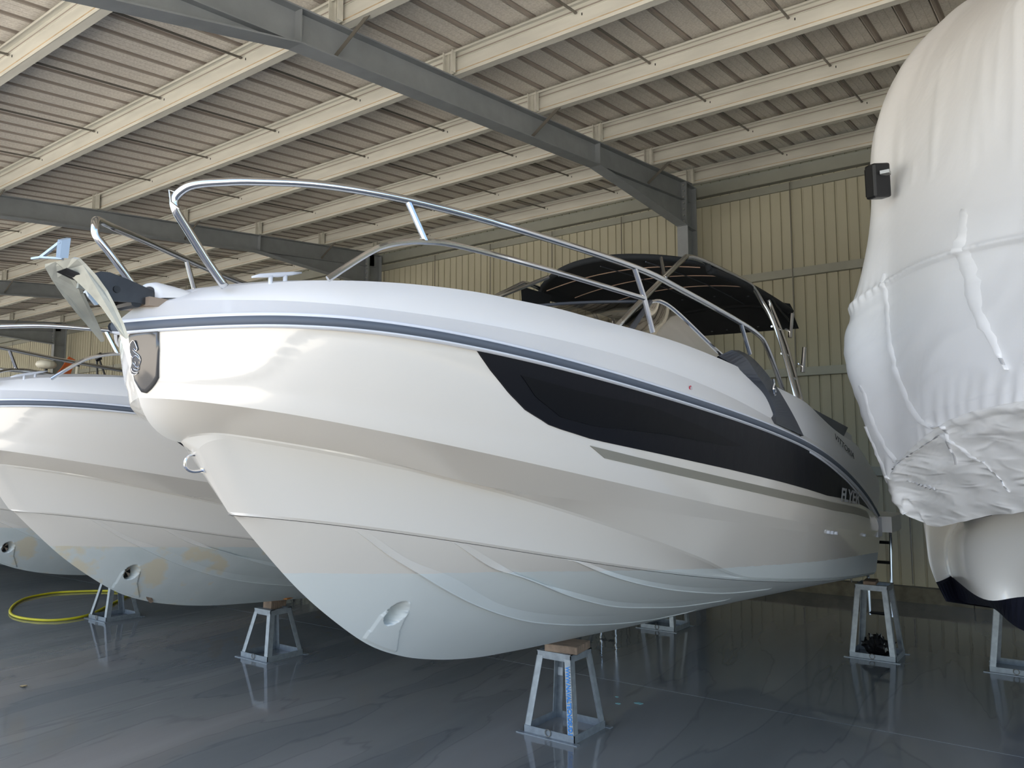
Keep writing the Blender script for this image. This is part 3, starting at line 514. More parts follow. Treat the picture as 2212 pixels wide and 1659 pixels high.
def build_boat():
    root = empty('motor_boat', 'white cabin motor boat with a black hull window, nearest, in the middle', 'boat', (-2.65, OY, OZ), 'white motor boats in a row')
    # ---- hull
    g = G()
    R = row('R', 0, -0.02); K1 = row('K1'); KB = row('KB'); K2 = row('K2', 0.002); K2b = row('K2', -0.010, -0.010, 1.60); K3 = row('K3'); K3b = row('K3', -0.012, -0.010, 1.80)
    stem = lambda rw, y_, z_: [(q[0], q[1]+(y_-rw[0][1])*max(0, 1-i/14.0)**2, q[2]+(z_-rw[0][2])*max(0, 1-i/14.0)**2) for i, q in enumerate(rw)]
    K2 = stem(K2, 1.583, 1.712); K2b = stem(K2b, 1.632, 1.676); KB = stem(KB, 1.560, 1.716)
    P = strip(R, K1, 26, 0.012)
    for j, r in enumerate(P):
        for i, (x, y, z) in enumerate(r):
            d = swoosh_depth(y, j/26)
            if d and x > 0.05: r[i] = (x-d, y, z)
    both(g, P)
    PB = strip(K1, KB, 8)
    for j, rw in enumerate(PB):
        t = j/8
        for i in range(14): q = rw[i]; k_ = 4*t*(1-t)*(1-i/14.0)**2; rw[i] = (q[0]+0.004*k_*(i > 0), q[1]-0.018*k_, q[2]-0.022*k_)
    both(g, PB); both(g, strip(KB, K2, 2)); both(g, strip(K2, K2b, 1)); both(g, strip(K2b, K3, 10, -0.006)); both(g, strip(K3, K3b, 1))
    hull = Bt(g, 'hull_side', M_hull, root, True)
    # ---- bottom with the thruster tunnel pressed into the port side
    g = G(); ys = []
    y = 1.80
    while y < YE: ys.append(y); y += 0.02 if y < 2.3 else (0.0055 if y < 2.75 else 0.045)
    ys.append(YE)
    tc_ = bottom(*T['thr'][0]); tl = [bottom(*q) for q in T['thr']]
    cy, cz = tc_[1], tc_[2]; Rr = 0.042; Rz = 0.052
    fair = [(tl[3][1], tl[3][2]-0.02), (cy-0.055, cz-0.005), (cy-0.03, cz+0.04), (cy+0.03, cz+0.045), (cy+0.05, cz-0.01), (cy+0.07, cz-0.09), (tl[4][1]-0.02, tl[4][2]-0.03)]
    P = []; NV = 110
    for j in range(NV+1):
        f = j/NV; r = []
        for y in ys:
            b, yy, z = bottom(y, f); q = ((y-cy)/Rr)**2+((z-cz)/Rz)**2
            if inpoly(y, z, fair) and b > 0.01: b += 0.010
            if q < 1: b = b-0.135*math.sqrt(1-q)**0.5
            r.append((b, y, z))
        P.append(r)
    g.grid(P); g.grid([[(-abs(bottom(y, j/NV)[0]), y, bottom(y, j/NV)[2]) for y in ys[::6]+[ys[-1]]] for j in range(0, NV+1, 5)], True)
    Bt(g, 'hull_bottom', M_hull, root, True)
    # tunnel far end on the starboard side
    # ---- strakes
    for k in range(3):
        S_ = sorted(T['S%d' % k]); U_ = sorted(T['U%d' % k])
        sy = spl([q[0] for q in S_], [q[1] for q in S_]); uy = spl([q[0] for q in U_], [q[1] for q in U_])
        a, b_ = S_[0][0], S_[-1][0]; g = G(); rows = [[], [], [], []]
        for i in range(61):
            y = a+(b_-a)*i/60; fs = max(0.004, sy(y)); fu = min(fs-0.004, max(0.0, uy(y))) if y > U_[0][0] else max(0, fs-0.02)
            t = min(1, i/8)*min(1, (60-i)/2+0.15)
            p0 = bottom(y, fu); p1 = bottom(y, fs)
            rows[0].append((p0[0]+0.001, y, p0[2])); rows[1].append((p1[0]+0.020*t, y, p1[2]+0.001)); rows[2].append((p1[0]+0.018*t, y, p1[2]-0.005*t)); rows[3].append((p1[0]-0.004, y, p1[2]-0.005*t))
        for s_ in (1, -1):
            g2 = G(); rr = [[(s_*x, yy, z) for x, yy, z in r] for r in rows]
            g2.grid(rr[:2], s_ < 0); g2.grid(rr[1:3], s_ < 0); g2.grid(rr[2:], s_ < 0)
            e = [r[-1] for r in rr]; g2.add(e, [(0, 1, 2, 3)])
            Bt(g2, 'strake', M_hull, root, True)
    # ---- transom
    prof = [flank(YE, 0), flank(YE, .5), flank(YE, 1), lowside(YE, 1), (Bf['K3'](YE), YE, Zf['K3'](YE)), bottom(YE, 0), (0, YE, ZK(YE))]
    prof = prof+[(-x, y, z) for x, y, z in prof[-2::-1]]
    top_ = [deckside(YE, f) for f in (1, .5, 0)]
    g = G(); g.add([(x, y, z) for x, y, z in prof], [tuple(range(len(prof)))]); 
    g.add([(-q[0], q[1], q[2]) for q in top_[::-1]]+[(-0.85, YE, top_[0][2]), (-0.85, YE, 1.12), (0.85, YE, 1.12), (0.85, YE, top_[0][2])]+top_, [(0,1,2,3,4),(4,0,9,5)] if False else [(0,1,2,3,4), (5,6,7,8,9)])
    Bt(g, 'transom', M_hull, root)
    # ---- deck moulding
    g = G(); D1 = row('D1'); CR = row('CR'); RT = row('R', 0.0, 0.0)
    both(g, strip(CR, RT, 5)); both(g, strip(D1, CR, 8, 0.012))
    nF = [i for i in range(151) if D1[i][1] < 4.35]; P = []
    for t in range(0, 13):
        f = t/12; P.append([(D1[i][0]*(1-f), D1[i][1], D1[i][2]+(0.055*min(1, D1[i][0]*1.5))*(1-(1-f)**2)) for i in nF])
    both(g, P[::-1])
    last = nF[-1]; C_ = [D1[i] for i in range(last, 151)]
    inn = [(max(0.0, a[0]-0.17), a[1], a[2]+0.01) for a in C_]; low_ = [(a[0], a[1], 1.22) for a in inn]
    both(g, [inn, C_]); both(g, [low_, inn]); both(g, [[(0, a[1], 1.22) for a in inn], low_])
    bx = D1[last]; g.add([(-bx[0]+0.17, bx[1], 1.22), (bx[0]-0.17, bx[1], 1.22), (bx[0]-0.17, bx[1], bx[2]+0.01), (0, bx[1], bx[2]+0.055), (-bx[0]+0.17, bx[1], bx[2]+0.01)], [(0,1,2,3,4)])
    Bt(g, 'deck_moulding', M_deck, root, True)
    # aft coaming with dark side light
    # ---- rub rail: white moulding with a gray rubber insert
    rr = row('R', 0.0, 0.0)
    def railg(prof):
        P = [[(max(0, q[0]+pb*min(1, i/6+.3)), q[1]-(pb if i == 0 else 0), q[2]+pz) for i, q in enumerate(rr)] for pb, pz in prof]
        g = G(); both(g, P, True); return g
    Bt(railg([(-0.002, 0.006), (0.016, 0.004), (0.020, -0.003), (0.014, -0.009), (0.014, -0.035), (0.020, -0.038), (0.019, -0.043), (-0.004, -0.047)]), 'rub_rail', M_rub, root, True)
    ru = Bt(railg([(0.012, -0.006), (0.024, -0.009), (0.028, -0.021), (0.024, -0.034), (0.012, -0.038)]), 'rubber_insert', M_rubg, root, True)
    # ---- surface fittings (strips lying on the flank)
    def lay(A, Bp, na, nb, surf, off, thick, name, m, parent=root, smooth=True, only=None):
        def rs(Pl, n):
            Pl = [np.array(q, float) for q in Pl]; d = [0]
            for a, b in zip(Pl[:-1], Pl[1:]): d.append(d[-1]+max(1e-6, np.linalg.norm((b-a)*[0.4, 1])))
            return [[float(np.interp(d[-1]*i/n, d, [q[k] for q in Pl])) for k in (0, 1)] for i in range(n+1)]
        A2 = rs(A, na); B2 = rs(Bp, na); P = []
        for j in range(nb+1):
            t = j/nb; r = []
            for a, b in zip(A2, B2):
                x, y, z = surf(a[0]*(1-t)+b[0]*t, a[1]*(1-t)+b[1]*t); r.append((x+off, y, z))
            P.append(r)
        for s_ in ((1, -1) if only is None else (only,)):
            g = G(); Q = [[(s_*x, y, z) for x, y, z in r] for r in P]; g.grid(Q, s_ < 0)
            rim = [Q[0]]+[[(x-s_*thick, y, z) for x, y, z in Q[0]]]; g.grid(rim, s_ > 0)
            rim = [Q[-1]]+[[(x-s_*thick, y, z) for x, y, z in Q[-1]]]; g.grid(rim, s_ < 0)
            for e in (0, -1):
                c_ = [q[e] for q in Q]; g.grid([c_, [(x-s_*thick, y, z) for x, y, z in c_]], (e == 0) == (s_ < 0))
            o = Bt(g, name, m, parent, smooth)
        return o
    wl_ = T['winlow']
    top = [(2.17, 0.02), (2.6, 0.045), (3.5, 0.05), (4.9, 0.055), (5.37, 0.10), (5.9, 0.17), (6.42, 0.28), (6.66, 0.375)]
    win = lay(top, [(2.18, 0.04)]+[tuple(q) for q in wl_], 70, 12, flank, 0.005, 0.008, 'hull_window', M_win)
    pn = T['pane']
    lay([pn[0], pn[1], pn[2], pn[3], (3.93, 0.335)], [(2.43, .262), pn[9], pn[8], pn[7], pn[6], pn[5], (3.95, .345)], 30, 8, flank, 0.008, 0.003, 'window_film', M_pane)
    lay(T['stripe'][0], T['stripe'][1], 60, 3, flank, 0.004, 0.005, 'stripe_decal', M_stripe)
    ts = [tuple(q) for q in T['trimstrip']]+[(6.75, 0.36)]
    lay(ts, [(a, b+0.028) for a, b in ts], 24, 1, flank, 0.010, 0.008, 'window_trim', M_rub)
    for (y, f) in T['vents']:
        b, yy, z = lowside(y, 0); g = G()
        z -= 0.035
        g.tube([(b-0.01, y, z), (b+0.010, y, z)], 0.0115, 14); Bt(g, 'drain_cap', M_rub, root)
    # stern corner cap
    for s_ in (1, -1):
        b0 = flank(YE, .55); g = G()
        g.box((s_*(b0[0]+0.003), YE-0.10, b0[2]-0.03), (0.02, 0.16, 0.15)); Bt(g, 'stern_cap', M_rub, root)
    # ---- swim platform and ladder
    g = G(); n = 20; pts = []
    for i in range(n+1):
        a = PI*i/n; pts.append((1.235*math.copysign(abs(math.cos(a))**0.25, math.cos(a)), YE-0.02+0.74*math.sin(a)**0.4, 1.045))
    g.plate(pts, (0, 0, 1), 0.13); Bt(fixg(g), 'swim_platform', M_deck, root)
    lad = Bt(G().tube([(1.126, 7.72, 1.10), (1.108, 7.72, 0.27)], 0.013, 8), 'boarding_ladder', M_stain, root)
    g = G().tube([(0.925, 7.72, 1.10), (0.925, 7.72, 0.27)], 0.013, 8); o = g.obj('ladder_pole', M_stain, lad)
    for z in (0.915, 0.74, 0.53, 0.29): G().tube([(0.92, 7.72, z), (1.11, 7.72, z)], 0.014, 8).obj('ladder_rung', M_black, lad)
    # ---- badge plates on the bow
    bd = T['badge']
    for s_ in (1,):
        pts = [Vector((s_*(q[0]+0.002), q[1]-0.007, q[2])) for q in bd]; cen = sum(pts, Vector())/len(pts); n = len(pts)
        V = list(pts)+[p+(cen-p)*0.14+Vector((0, -0.0015, 0)) for p in pts]+[p+(cen-p)*0.5+Vector((0, -0.008, 0)) for p in pts]+[p+Vector((-s_*0.004, 0.012, 0)) for p in pts]+[cen+Vector((0, -0.012, 0))]
        F = []
        for i in range(n):
            j = (i+1) % n; F += [(i, j, n+j, n+i), (n+i, n+j, 2*n+j, 2*n+i), (2*n+i, 2*n+j, 4*n), (3*n+i, 3*n+j, j, i)]
        if s_ < 0: F = [f[::-1] for f in F]
        bo = mesh('badge_plate', V, F, M_badge, root, True); bo.location = (0, -OY, -OZ)
        if s_ > 0:
            hd = T['emb'][0]+T['emb'][5][:1]+T['emb'][5][1:]+[T['emb'][1][5], T['emb'][1][4], T['emb'][1][3], T['emb'][1][2], T['emb'][1][1]]
            fixg(G().plate([(q[0]+0.002, q[1]-0.0125, q[2]) for q in hd], (0.3, -1, 0), 0.003)).obj('seahorse_emblem', M_wing, bo)
            for ln in T['emb']:
                pp = catmull([(q[0]+0.002, q[1]-0.017, q[2]) for q in ln], 5); k = len(pp)
                G().tube(pp, [0.0006+0.0008*math.sin(PI*i/(k-1))**0.5 for i in range(k)], 6).obj('seahorse_emblem', M_chrome, bo)
    # ---- bow eye
    g = G(); e0 = Vector((0, 1.655, 1.665))
    g.tube(catmull([(0.0, 1.665, 1.665), (0.0, 1.63, 1.668), (0.0, 1.605, 1.65), (0.0, 1.607, 1.622), (0.0, 1.635, 1.608), (0.0, 1.685, 1.612)], 6), 0.0055, 8)
    g.box((0.0, 1.675, 1.638), (0.02, 0.008, 0.07)); Bt(g, 'bow_eye', M_chrome, root)
    # ---- bow roller, chain cover, cleats
    g = G()
    for s_ in (1, -1): g.plate([(s_*q[0]*0.8, q[1], q[2]) for q in T['anchor']['plate']], (1, 0, 0), 0.006)
    rl = Bt(fixg(g), 'bow_roller', M_dsteel, root)
    fixg(G().plate([(-0.045, 1.24, 2.205), (0.045, 1.24, 2.205), (0.045, 1.50, 2.178), (-0.045, 1.50, 2.178)], (0, 0, 1), 0.005)).obj('roller_tray', M_stain, rl)
    G().tube([(-0.052, 1.30, 2.215), (0.058, 1.30, 2.215)], 0.012, 10).obj('roller_pin', M_black, rl)
    G().tube([(-0.052, 1.37, 2.185), (0.052, 1.37, 2.185)], 0.02, 10).obj('roller_wheel', M_black, rl)
    g = G(); P = []
    for (y, wd, hgt, z0) in ((1.436, 0.055, 0.050, 2.205), (1.43, 0.060, 0.060, 2.205), (1.455, 0.072, 0.064, 2.210), (1.50, 0.095, 0.052, 2.215), (1.56, 0.105, 0.030, 2.225), (1.62, 0.11, 0.012, 2.235)):
        P.append([(wd*math.cos(a), y, z0+hgt*max(0, math.sin(a))**0.7) for a in [PI*k/14 for k in range(15)]])
    g.grid(P); Bt(g, 'chain_cover', M_deck, root, True)
    g = G().box((0, 1.46, 2.19), (0.16, 0.12, 0.03)); Bt(g, 'windlass_recess', M_teak, root)
    for s_ in (1, -1):
        g = G(); y = 1.72; x = s_*0.345; z = 2.285
        g.tube([(x, y-0.105, z-0.010), (x, y-0.07, z+0.002), (x, y, z+0.018), (x, y+0.06, z+0.034), (x, y+0.105, z+0.046)], [0.003, 0.007, 0.009, 0.007, 0.003], 8)
        g.tube([(x, y-0.028, z-0.05), (x, y-0.028, z+0.010)], 0.008, 8); g.tube([(x, y+0.034, z-0.05), (x, y+0.034, z+0.024)], 0.008, 8)
        Bt(g, 'mooring_cleat', M_rub, root, True)
    # ---- bow rails
    RTt = [tuple(q) for q in T['rail_top']]; RLl = [tuple(q) for q in T['rail_low']]; foot = T['rail_foot'][0]
    for s_ in (1, -1):
        m_ = lambda q: (s_*q[0], q[1], q[2])
        up_ = [m_((0.256, 1.572, 2.245)), m_((0.252, 1.50, 2.326)), m_((0.256, 1.425, 2.412)), m_((0.262, 1.376, 2.467)), m_((0.266, 1.370, 2.504))]+[m_(q) for q in RTt[2:]]
        tail = [m_((1.130, 4.55, 2.31)), m_((1.12, 4.70, 2.22)), m_((1.10, 4.92, 2.08))]
        pr = Bt(G().tube(catmull(up_+tail, 6), 0.0145, 10), 'bow_rail', M_stain, root, True)
        G().tube(catmull([m_(q) for q in RLl], 6), 0.0115, 10).obj('mid_rail', M_stain, pr)
        G().tube([m_(RTt[7]), m_(RLl[5])], 0.0115, 8).obj('stanchion', M_stain, pr)
        G().tube([m_(RTt[9]), m_(RLl[-1]), m_(T['stan'][0])], 0.0125, 8).obj('stanchion', M_stain, pr)
        G().tube([m_(RTt[11]), m_(T['stan'][1])], 0.0115, 8).obj('stanchion', M_stain, pr)
        if s_ > 0: G().tube([(0.285, 1.372, 2.515), (0.262, 1.352, 2.525), (0.268, 1.356, 2.485), (0.285, 1.375, 2.465)], 0.004, 6).obj('light_bracket', M_stain, pr)
    # ---- dark fairing wing
    wlow = [deckside(y, f) for y, f in T['wing_low']]; wmid = [deckside(y, f) for y, f in T['wing_mid']]; wbk = [deckside(y, f) for y, f in T['wing_back']]
    for s_ in (1, -1):
        m_ = lambda q, o=0.0: (s_*(q[0]+o), q[1], q[2])
        A = [(0.98, 4.20, 2.225)]+[tuple(q) for q in wlow]; 
        Bm = [(1.03, 4.265, 2.262), (1.09, 4.31, 2.222)]+[(q[0]+o_, q[1]+0.01, q[2]) for q, o_ in zip(wmid[1:-1], (0.045, 0.038, 0.030, 0.022, 0.014))]+[(wmid[-1][0]+0.008, wmid[-1][1], wmid[-1][2])]
        Cb = [(1.03, 4.38, 2.272), (1.06, 4.49, 2.245)]+[(1.10, 4.60, 2.17)]+[(q[0]+0.020, q[1], q[2]) for q in wbk]
        ra = catmull([(a[0]-0.004, a[1], a[2]) for a in A], 6); rb = catmull(Bm, 6); rc = catmull(Cb, 6)
        def res(L_, n):
            return [L_[0].lerp(L_[0], 0) if i == 0 else L_[min(len(L_)-1, int(i/n*(len(L_)-1)))].lerp(L_[min(len(L_)-1, int(i/n*(len(L_)-1))+1)], (i/n*(len(L_)-1)) % 1) for i in range(n+1)]
        ra, rb, rc = res(ra, 30), res(rb, 30), res(rc, 30)
        g = G(); g.grid([[m_(q) for q in ra], [m_(q) for q in rb]], s_ < 0); g.grid([[m_(q) for q in rb], [m_(q) for q in rc]], s_ < 0)
        bk = [(q[0]-0.05, q[1]+0.004, q[2]) for q in rc]; g.grid([[m_(q) for q in rc], [m_(q) for q in bk]], s_ < 0)
        g.add([m_(ra[0]), m_(rb[0]), m_(rc[0]), (s_*(rc[0][0]-.1), rc[0][1], rc[0][2]-0.02)], [(0, 1, 2, 3)])
        wg = Bt(g, 'fairing_wing', M_wing, root)
        if s_ > 0:
            e = [(0.0, 0.0), (0.012, 0.03), (-0.008, 0.055), (0.012, 0.085)]
            p0 = (wmid[2][0]+0.052, 4.50, wmid[2][2]+0.02)
            pp = catmull([(p0[0], p0[1]+0.03+a, p0[2]+0.03-b) for a, b in e], 6)
            G().tube(pp, 0.008, 6).obj('emblem', M_chrome, wg)
            pp = catmull([(p0[0], p0[1]+0.05+0.016*math.cos(t), p0[2]-0.045+0.02*math.sin(t)) for t in [k*0.7 for k in range(9)]], 3)
            G().tube(pp, 0.005, 6).obj('emblem', M_chrome, wg)
    # ---- aft coaming light, lettering
    for s_ in (1, -1):
        q = [deckside(y, 1) for y in (5.45, 5.75, 6.28)]
        g = G(); V = [(s_*(q[0][0]-0.01), 5.42, q[0][2]+0.008), (s_*(q[1][0]-0.01), 5.72, q[1][2]+0.004), (s_*(q[2][0]-0.01), 6.22, q[2][2]+0.01), (s_*(q[2][0]-0.025), 6.42, q[2][2]+0.085)]
        g.plate(V, (s_, 0, 0), 0.006); Bt(fixg(g), 'coaming_window', M_wing, root)
        g = G(); V = [(s_*1.06, 5.42, q[0][2]+0.008), (s_*1.06, 6.42, q[2][2]+0.085), (s_*1.06, 6.75, q[2][2]+0.035), (s_*1.06, 6.8, q[2][2]-0.10), (s_*1.06, 6.22, q[2][2]-0.02)]
        g.plate(V, (s_, 0, 0), -0.03); Bt(fixg(g), 'coaming_top', M_deck, root)
    # ---- windshield
    zg = 2.29
    def arc(y0, yc, bc, z0, zc, n=14): return [(-bc+2*bc*i/n, y0+(yc-y0)*abs(-1+2*i/n)**2.2, z0+(zc-z0)*abs(-1+2*i/n)**2) for i in range(n+1)]
    lo = arc(2.95, 3.42, 0.84, 2.335, 2.275); hi = arc(3.55, 3.86, 0.735, 2.50, 2.505)
    ws = Bt(G().grid([[Vector(a).lerp(Vector(b), t/4) for a, b in zip(lo, hi)] for t in range(5)]), 'windshield', M_glass, root, True)
    G().tube(hi, 0.010, 8).obj('windshield_frame', M_wing, ws)
    G().tube(lo, 0.007, 6).obj('windshield_frame', M_black, ws)
    for s_ in (1, -1):
        pt = catmull([(s_*0.735, 3.86, 2.505), (s_*0.775, 3.92, 2.510), (s_*0.83, 4.02, 2.45), (s_*0.95, 4.22, 2.27), (s_*1.0, 4.32, 2.20)], 6)
        pb = [(s_*(0.84+0.17*i/(len(pt)-1)), 3.42+0.9*i/(len(pt)-1), 2.275-0.09*i/(len(pt)-1)) for i in range(len(pt))]
        G().grid([[Vector(a).lerp(Vector(b), t/3) for a, b in zip(pt, pb)] for t in range(4)]).obj('side_glass', M_glass, ws, True)
        G().tube(pt, 0.011, 8).obj('windshield_frame', M_stain, ws)
        G().tube([(s_*0.735, 3.86, 2.505), (s_*0.84, 3.42, 2.275)], 0.014, 8).obj('windshield_post', M_wing, ws)
        G().box((s_*0.82, 4.0, 2.42), (0.008, 0.02, 0.05)).obj('latch', M_rub, ws)
    # ---- sun canopy
    ca = 0.655; P = []; Q = []
    cz_ = lambda b, y: 2.935+0.075*(1-(b/ca)**2)+0.035*math.sin(PI*min(1, max(0, (y-4.5)/2.1)))-0.0*b
    for i in range(19):
        r = []
        for j in range(25):
            b = -ca+2*ca*j/24; ya = 4.52+0.33*(b/ca)**2; y = ya+(6.54-ya)*i/18; r.append((b, y, cz_(b, y)-0.02))
        r = [(-ca-0.02, y, cz_(-ca, y)-0.07)]+r+[(ca+0.02, y, cz_(ca, y)-0.07)]
        P.append(r); Q.append([(x*0.985, yy, z-0.02) for x, yy, z in r])
    g = G(); g.grid(P); g.grid(Q, True)
    for k_ in (0, -1): g.grid([P[k_], Q[k_]]); g.grid([[r[k_] for r in P], [r[k_] for r in Q]])
    cn = Bt(fixg(g), 'sun_canopy', M_cloth, root, True)
    # rolled edges and the aft and side flaps
    G().tube([(p[0], p[1]-0.0, p[2]-0.004) for p in P[0]], 0.022, 8).obj('canopy_hem', M_cloth, cn, True)
    G().tube([(p[0], p[1], p[2]-0.01) for p in P[-1]], 0.03, 8).obj('canopy_hem', M_cloth, cn, True)
    for k_ in (0, -1): G().tube([r[k_] for r in P], 0.026, 8).obj('canopy_hem', M_cloth, cn, True)
    g = G(); g.grid([[(p[0]*0.97, p[1], p[2]-0.02) for p in P[-1]], [(p[0]*0.98, p[1]+0.12, 2.86-0.0*abs(p[0])) for p in P[-1]], [(p[0]*0.99, p[1]+0.24, 2.77-0.02*p[0]) for p in P[-1]]]); g.obj('canopy_flap', M_cloth, cn, True)
    g = G(); g.grid([[(-0.64, 4.56+0.4*t, 2.90) for t in (0, .5, 1)], [(-0.66, 4.60+0.35*t, 2.79) for t in (0, .5, 1)]]); g.obj('canopy_flap', M_cloth, cn)
    for y in (4.85, 5.25, 5.68):
        G().tube([(b*0.93, y, cz_(b*0.93, y)-0.052) for b in [-ca+2*ca*j/16 for j in range(17)]], 0.0035, 6).obj('canopy_seam', M_seamw, cn)
    for b in (-0.34, 0.0, 0.34):
        G().tube([(b, 4.6+1.8*j/8, cz_(b, 4.6+1.8*j/8)-0.056) for j in range(9)], 0.004, 6).obj('canopy_strap', M_wing, cn)
    for k in range(8):
        for yy in (6.10, 6.72):
            b = -0.5+k*0.14; zz = cz_(b, yy)-0.046 if yy < 6.5 else 2.80
            G().tube([(b, yy, zz), (b, yy, zz-0.006)], 0.010, 8).obj('snap_fastener', M_wing, cn)
    # canopy frame and arch
    for s_ in (1, -1):
        m_ = lambda *q: (s_*q[0], q[1], q[2])
        fr = Bt(G().tube(catmull([m_(0.80, 3.33, 2.27), m_(0.72, 3.9, 2.575), m_(0.645, 4.50, 2.885), m_(0.635, 4.60, 2.925), m_(0.65, 4.72, 2.935), m_(0.67, 4.95, 2.93), m_(0.68, 5.5, 2.925), m_(0.69, 5.62, 2.90), m_(0.705, 5.75, 2.82), m_(0.80, 5.78, 2.60), m_(0.94, 5.70, 2.12), m_(0.96, 5.69, 2.03)], 5), 0.017, 10), 'canopy_frame', M_stain, root, True)
        G().tube(catmull([m_(0.67, 5.98, 2.90), m_(0.70, 6.0, 2.80), m_(0.82, 5.93, 2.50), m_(0.945, 5.80, 2.12), m_(0.965, 5.78, 2.02)], 5), 0.014, 10).obj('frame_leg', M_stain, fr, True)
        for t in (0.2, 0.55, 0.85):
            G().tube([m_(0.72+0.21*t, 5.80-0.07*t, 2.75-0.6*t), m_(0.735+0.205*t, 5.97-0.16*t, 2.75-0.6*t)], 0.008, 8).obj('frame_rung', M_stain, fr)
        for (b, y, z) in ((0.80, 6.09, 2.58), (0.905, 6.02, 2.30)):
            G().tube([m_(b, y, z), m_(b+0.012, y+0.03, z+0.19)], 0.016, 10).obj('rod_holder', M_stain, fr)
            G().tube([m_(b-0.005, y-0.085, z+0.055), m_(b, y, z+0.05)], 0.007, 8).obj('holder_bracket', M_stain, fr)
        G().tube([m_(0.70, 6.0, 2.88), m_(0.66, 6.35, 2.84), m_(0.64, 6.74, 2.77)], 0.008, 6).obj('flap_stay', M_black, fr)
        G().tube([m_(0.44, 4.62, 2.95), m_(0.70, 4.12, 2.69)], 0.014, 8).obj('frame_brace', M_stain, fr)
    return root

def copy_tree(o, parent=None, swap=None, skip=()):
    c = o.copy(); C.objects.link(c); c.parent = parent
    if swap and o.type == 'MESH':
        for a, b in swap:
            for i, sl in enumerate(c.material_slots):
                if sl.material == a: sl.link = 'OBJECT'; sl.material = b
    for ch in o.children:
        if ch.name.split('.')[0] in skip: continue
        copy_tree(ch, c, swap, skip)
    return c
boat = build_boat()
def text(body, size, loc, rot, m, parent, name='lettering', shear=0.0, sx=1.0, ext=0.0005, bold=0.0):
    cu_ = bpy.data.curves.new(name, 'FONT'); cu_.body = body; cu_.size = size; cu_.extrude = ext; cu_.shear = shear; cu_.offset = bold; cu_.space_character = 1.0
    t = bpy.data.objects.new(name, cu_); C.objects.link(t)
    dg = bpy.context.evaluated_depsgraph_get(); me = bpy.data.meshes.new_from_object(t.evaluated_get(dg)); bpy.data.objects.remove(t)
    me.materials.clear(); me.materials.append(m)
    o = bpy.data.objects.new(name, me); C.objects.link(o); o.parent = parent; o.location = loc; o.rotation_euler = rot; o.scale = (sx, 1, 1)
    return o
def text_on(body, size, p0, p1, upv, m, parent, shear=0.0, bold=0.0, name='lettering'):
    """lettering starting at p0, running to p1, upv its up direction (coordinates of the boat)"""
    t = text(body, size, (0, 0, 0), (0, 0, 0), m, parent, name, shear, 1.0, 0.0006, bold)
    X = (Vector(p1)-Vector(p0)); wdt = max(v.co.x for v in t.data.vertices); L_ = X.length; X.normalize()
    U = Vector(upv); U = (U-X*U.dot(X)).normalized(); Z = X.cross(U)
    Mx = Matrix((X, U, Z)).transposed().to_4x4(); Mx.translation = Vector(p0)
    t.matrix_basis = Mx @ Matrix.Diagonal((L_/wdt, 1, 1, 1)); return t
fy = T['flyer']
p0 = Vector(flank(*fy[0])); p1 = Vector(flank(*fy[1])); pu = Vector(flank(*fy[2]))
off = Vector((0.019, -OY, -OZ))
text_on('FLYER', 0.125, p0+off, p1+off, Vector((0, 0.02, 1)), M_ltxt, boat, shear=0.25, bold=0.003)
a0 = Vector(deckside(5.82, .80)); a1 = Vector(deckside(6.34, .72))
text_on('VITTORIA', 0.055, a0+off-Vector((0.0, 0, 0)), a1+off, (0, 0.1, 1), M_dtxt, boat)
fg = Vector(deckside(*T['flag']))+Vector((0.004, -OY, -OZ))
G().tube([fg-Vector((.004, 0, 0)), fg], 0.013, 16).obj('warning_sticker', M_red, boat)
G().tube([fg, fg+Vector((.001, 0, 0))], 0.009, 16).obj('warning_sticker', M_paper, boat)

b2 = copy_tree(boat, None, [(M_hull, M_hull2)], ('lettering', 'warning_sticker'))
b2.location = (-2.65-3.02, OY+0.43, OZ-0.12); b2['label'] = 'white motor boat with stained yellowish bottom, second from the right of the row'
b3 = copy_tree(boat, None, [(M_hull, M_hull2)], ('lettering', 'warning_sticker'))
b3.location = (-2.65-5.70, OY+0.68, OZ-0.14); b3['label'] = 'white motor boat at the left edge, only its scuffed bottom and keel showing'
b4 = copy_tree(boat, None, None, ('lettering', 'warning_sticker', 'bow_roller'))
b4.location = (-2.65-8.90, OY+0.70, OZ-0.30); b4['label'] = 'farthest white motor boat, its top just showing over the second boat at left'

b5 = copy_tree(boat, None, None, ('lettering', 'warning_sticker', 'bow_roller'))  # added out of view, keeps bare wall out of the wet floor's reflection
b5.location = (-2.65-11.9, OY+0.80, OZ-0.34); b5['label'] = 'fifth white motor boat, added unseen past the left edge to darken the floor reflection'
b6 = copy_tree(boat, None, None, ('lettering', 'warning_sticker', 'bow_roller'))  # second added boat, also unseen, blocks the wall's reflection farther left
b6.location = (-2.65-14.9, OY+0.80, OZ-0.34); b6['label'] = 'sixth white motor boat, added unseen past the left edge to darken the floor reflection'
# stains and prop in the second boat's thruster tunnel
q = bottom(*T['thr'][0])
for bt_, nm in ((b2, 0), (b3, 1)):
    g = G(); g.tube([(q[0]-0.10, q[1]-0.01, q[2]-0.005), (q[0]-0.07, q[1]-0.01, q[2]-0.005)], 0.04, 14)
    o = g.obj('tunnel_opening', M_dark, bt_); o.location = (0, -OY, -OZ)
    g = G()
    for k in range(4):
        a = k*PI/2+0.5; g.plate([(q[0]-0.065, q[1]-0.01, q[2]), (q[0]-0.06, q[1]-0.01+0.04*math.cos(a), q[2]+0.04*math.sin(a)), (q[0]-0.06, q[1]-0.01+0.035*math.cos(a+0.6), q[2]+0.035*math.sin(a+0.6))], (1, 0, 0), 0.004)
    o = g.obj('thruster_propeller', M_teak, bt_); o.location = (0, -OY, -OZ)
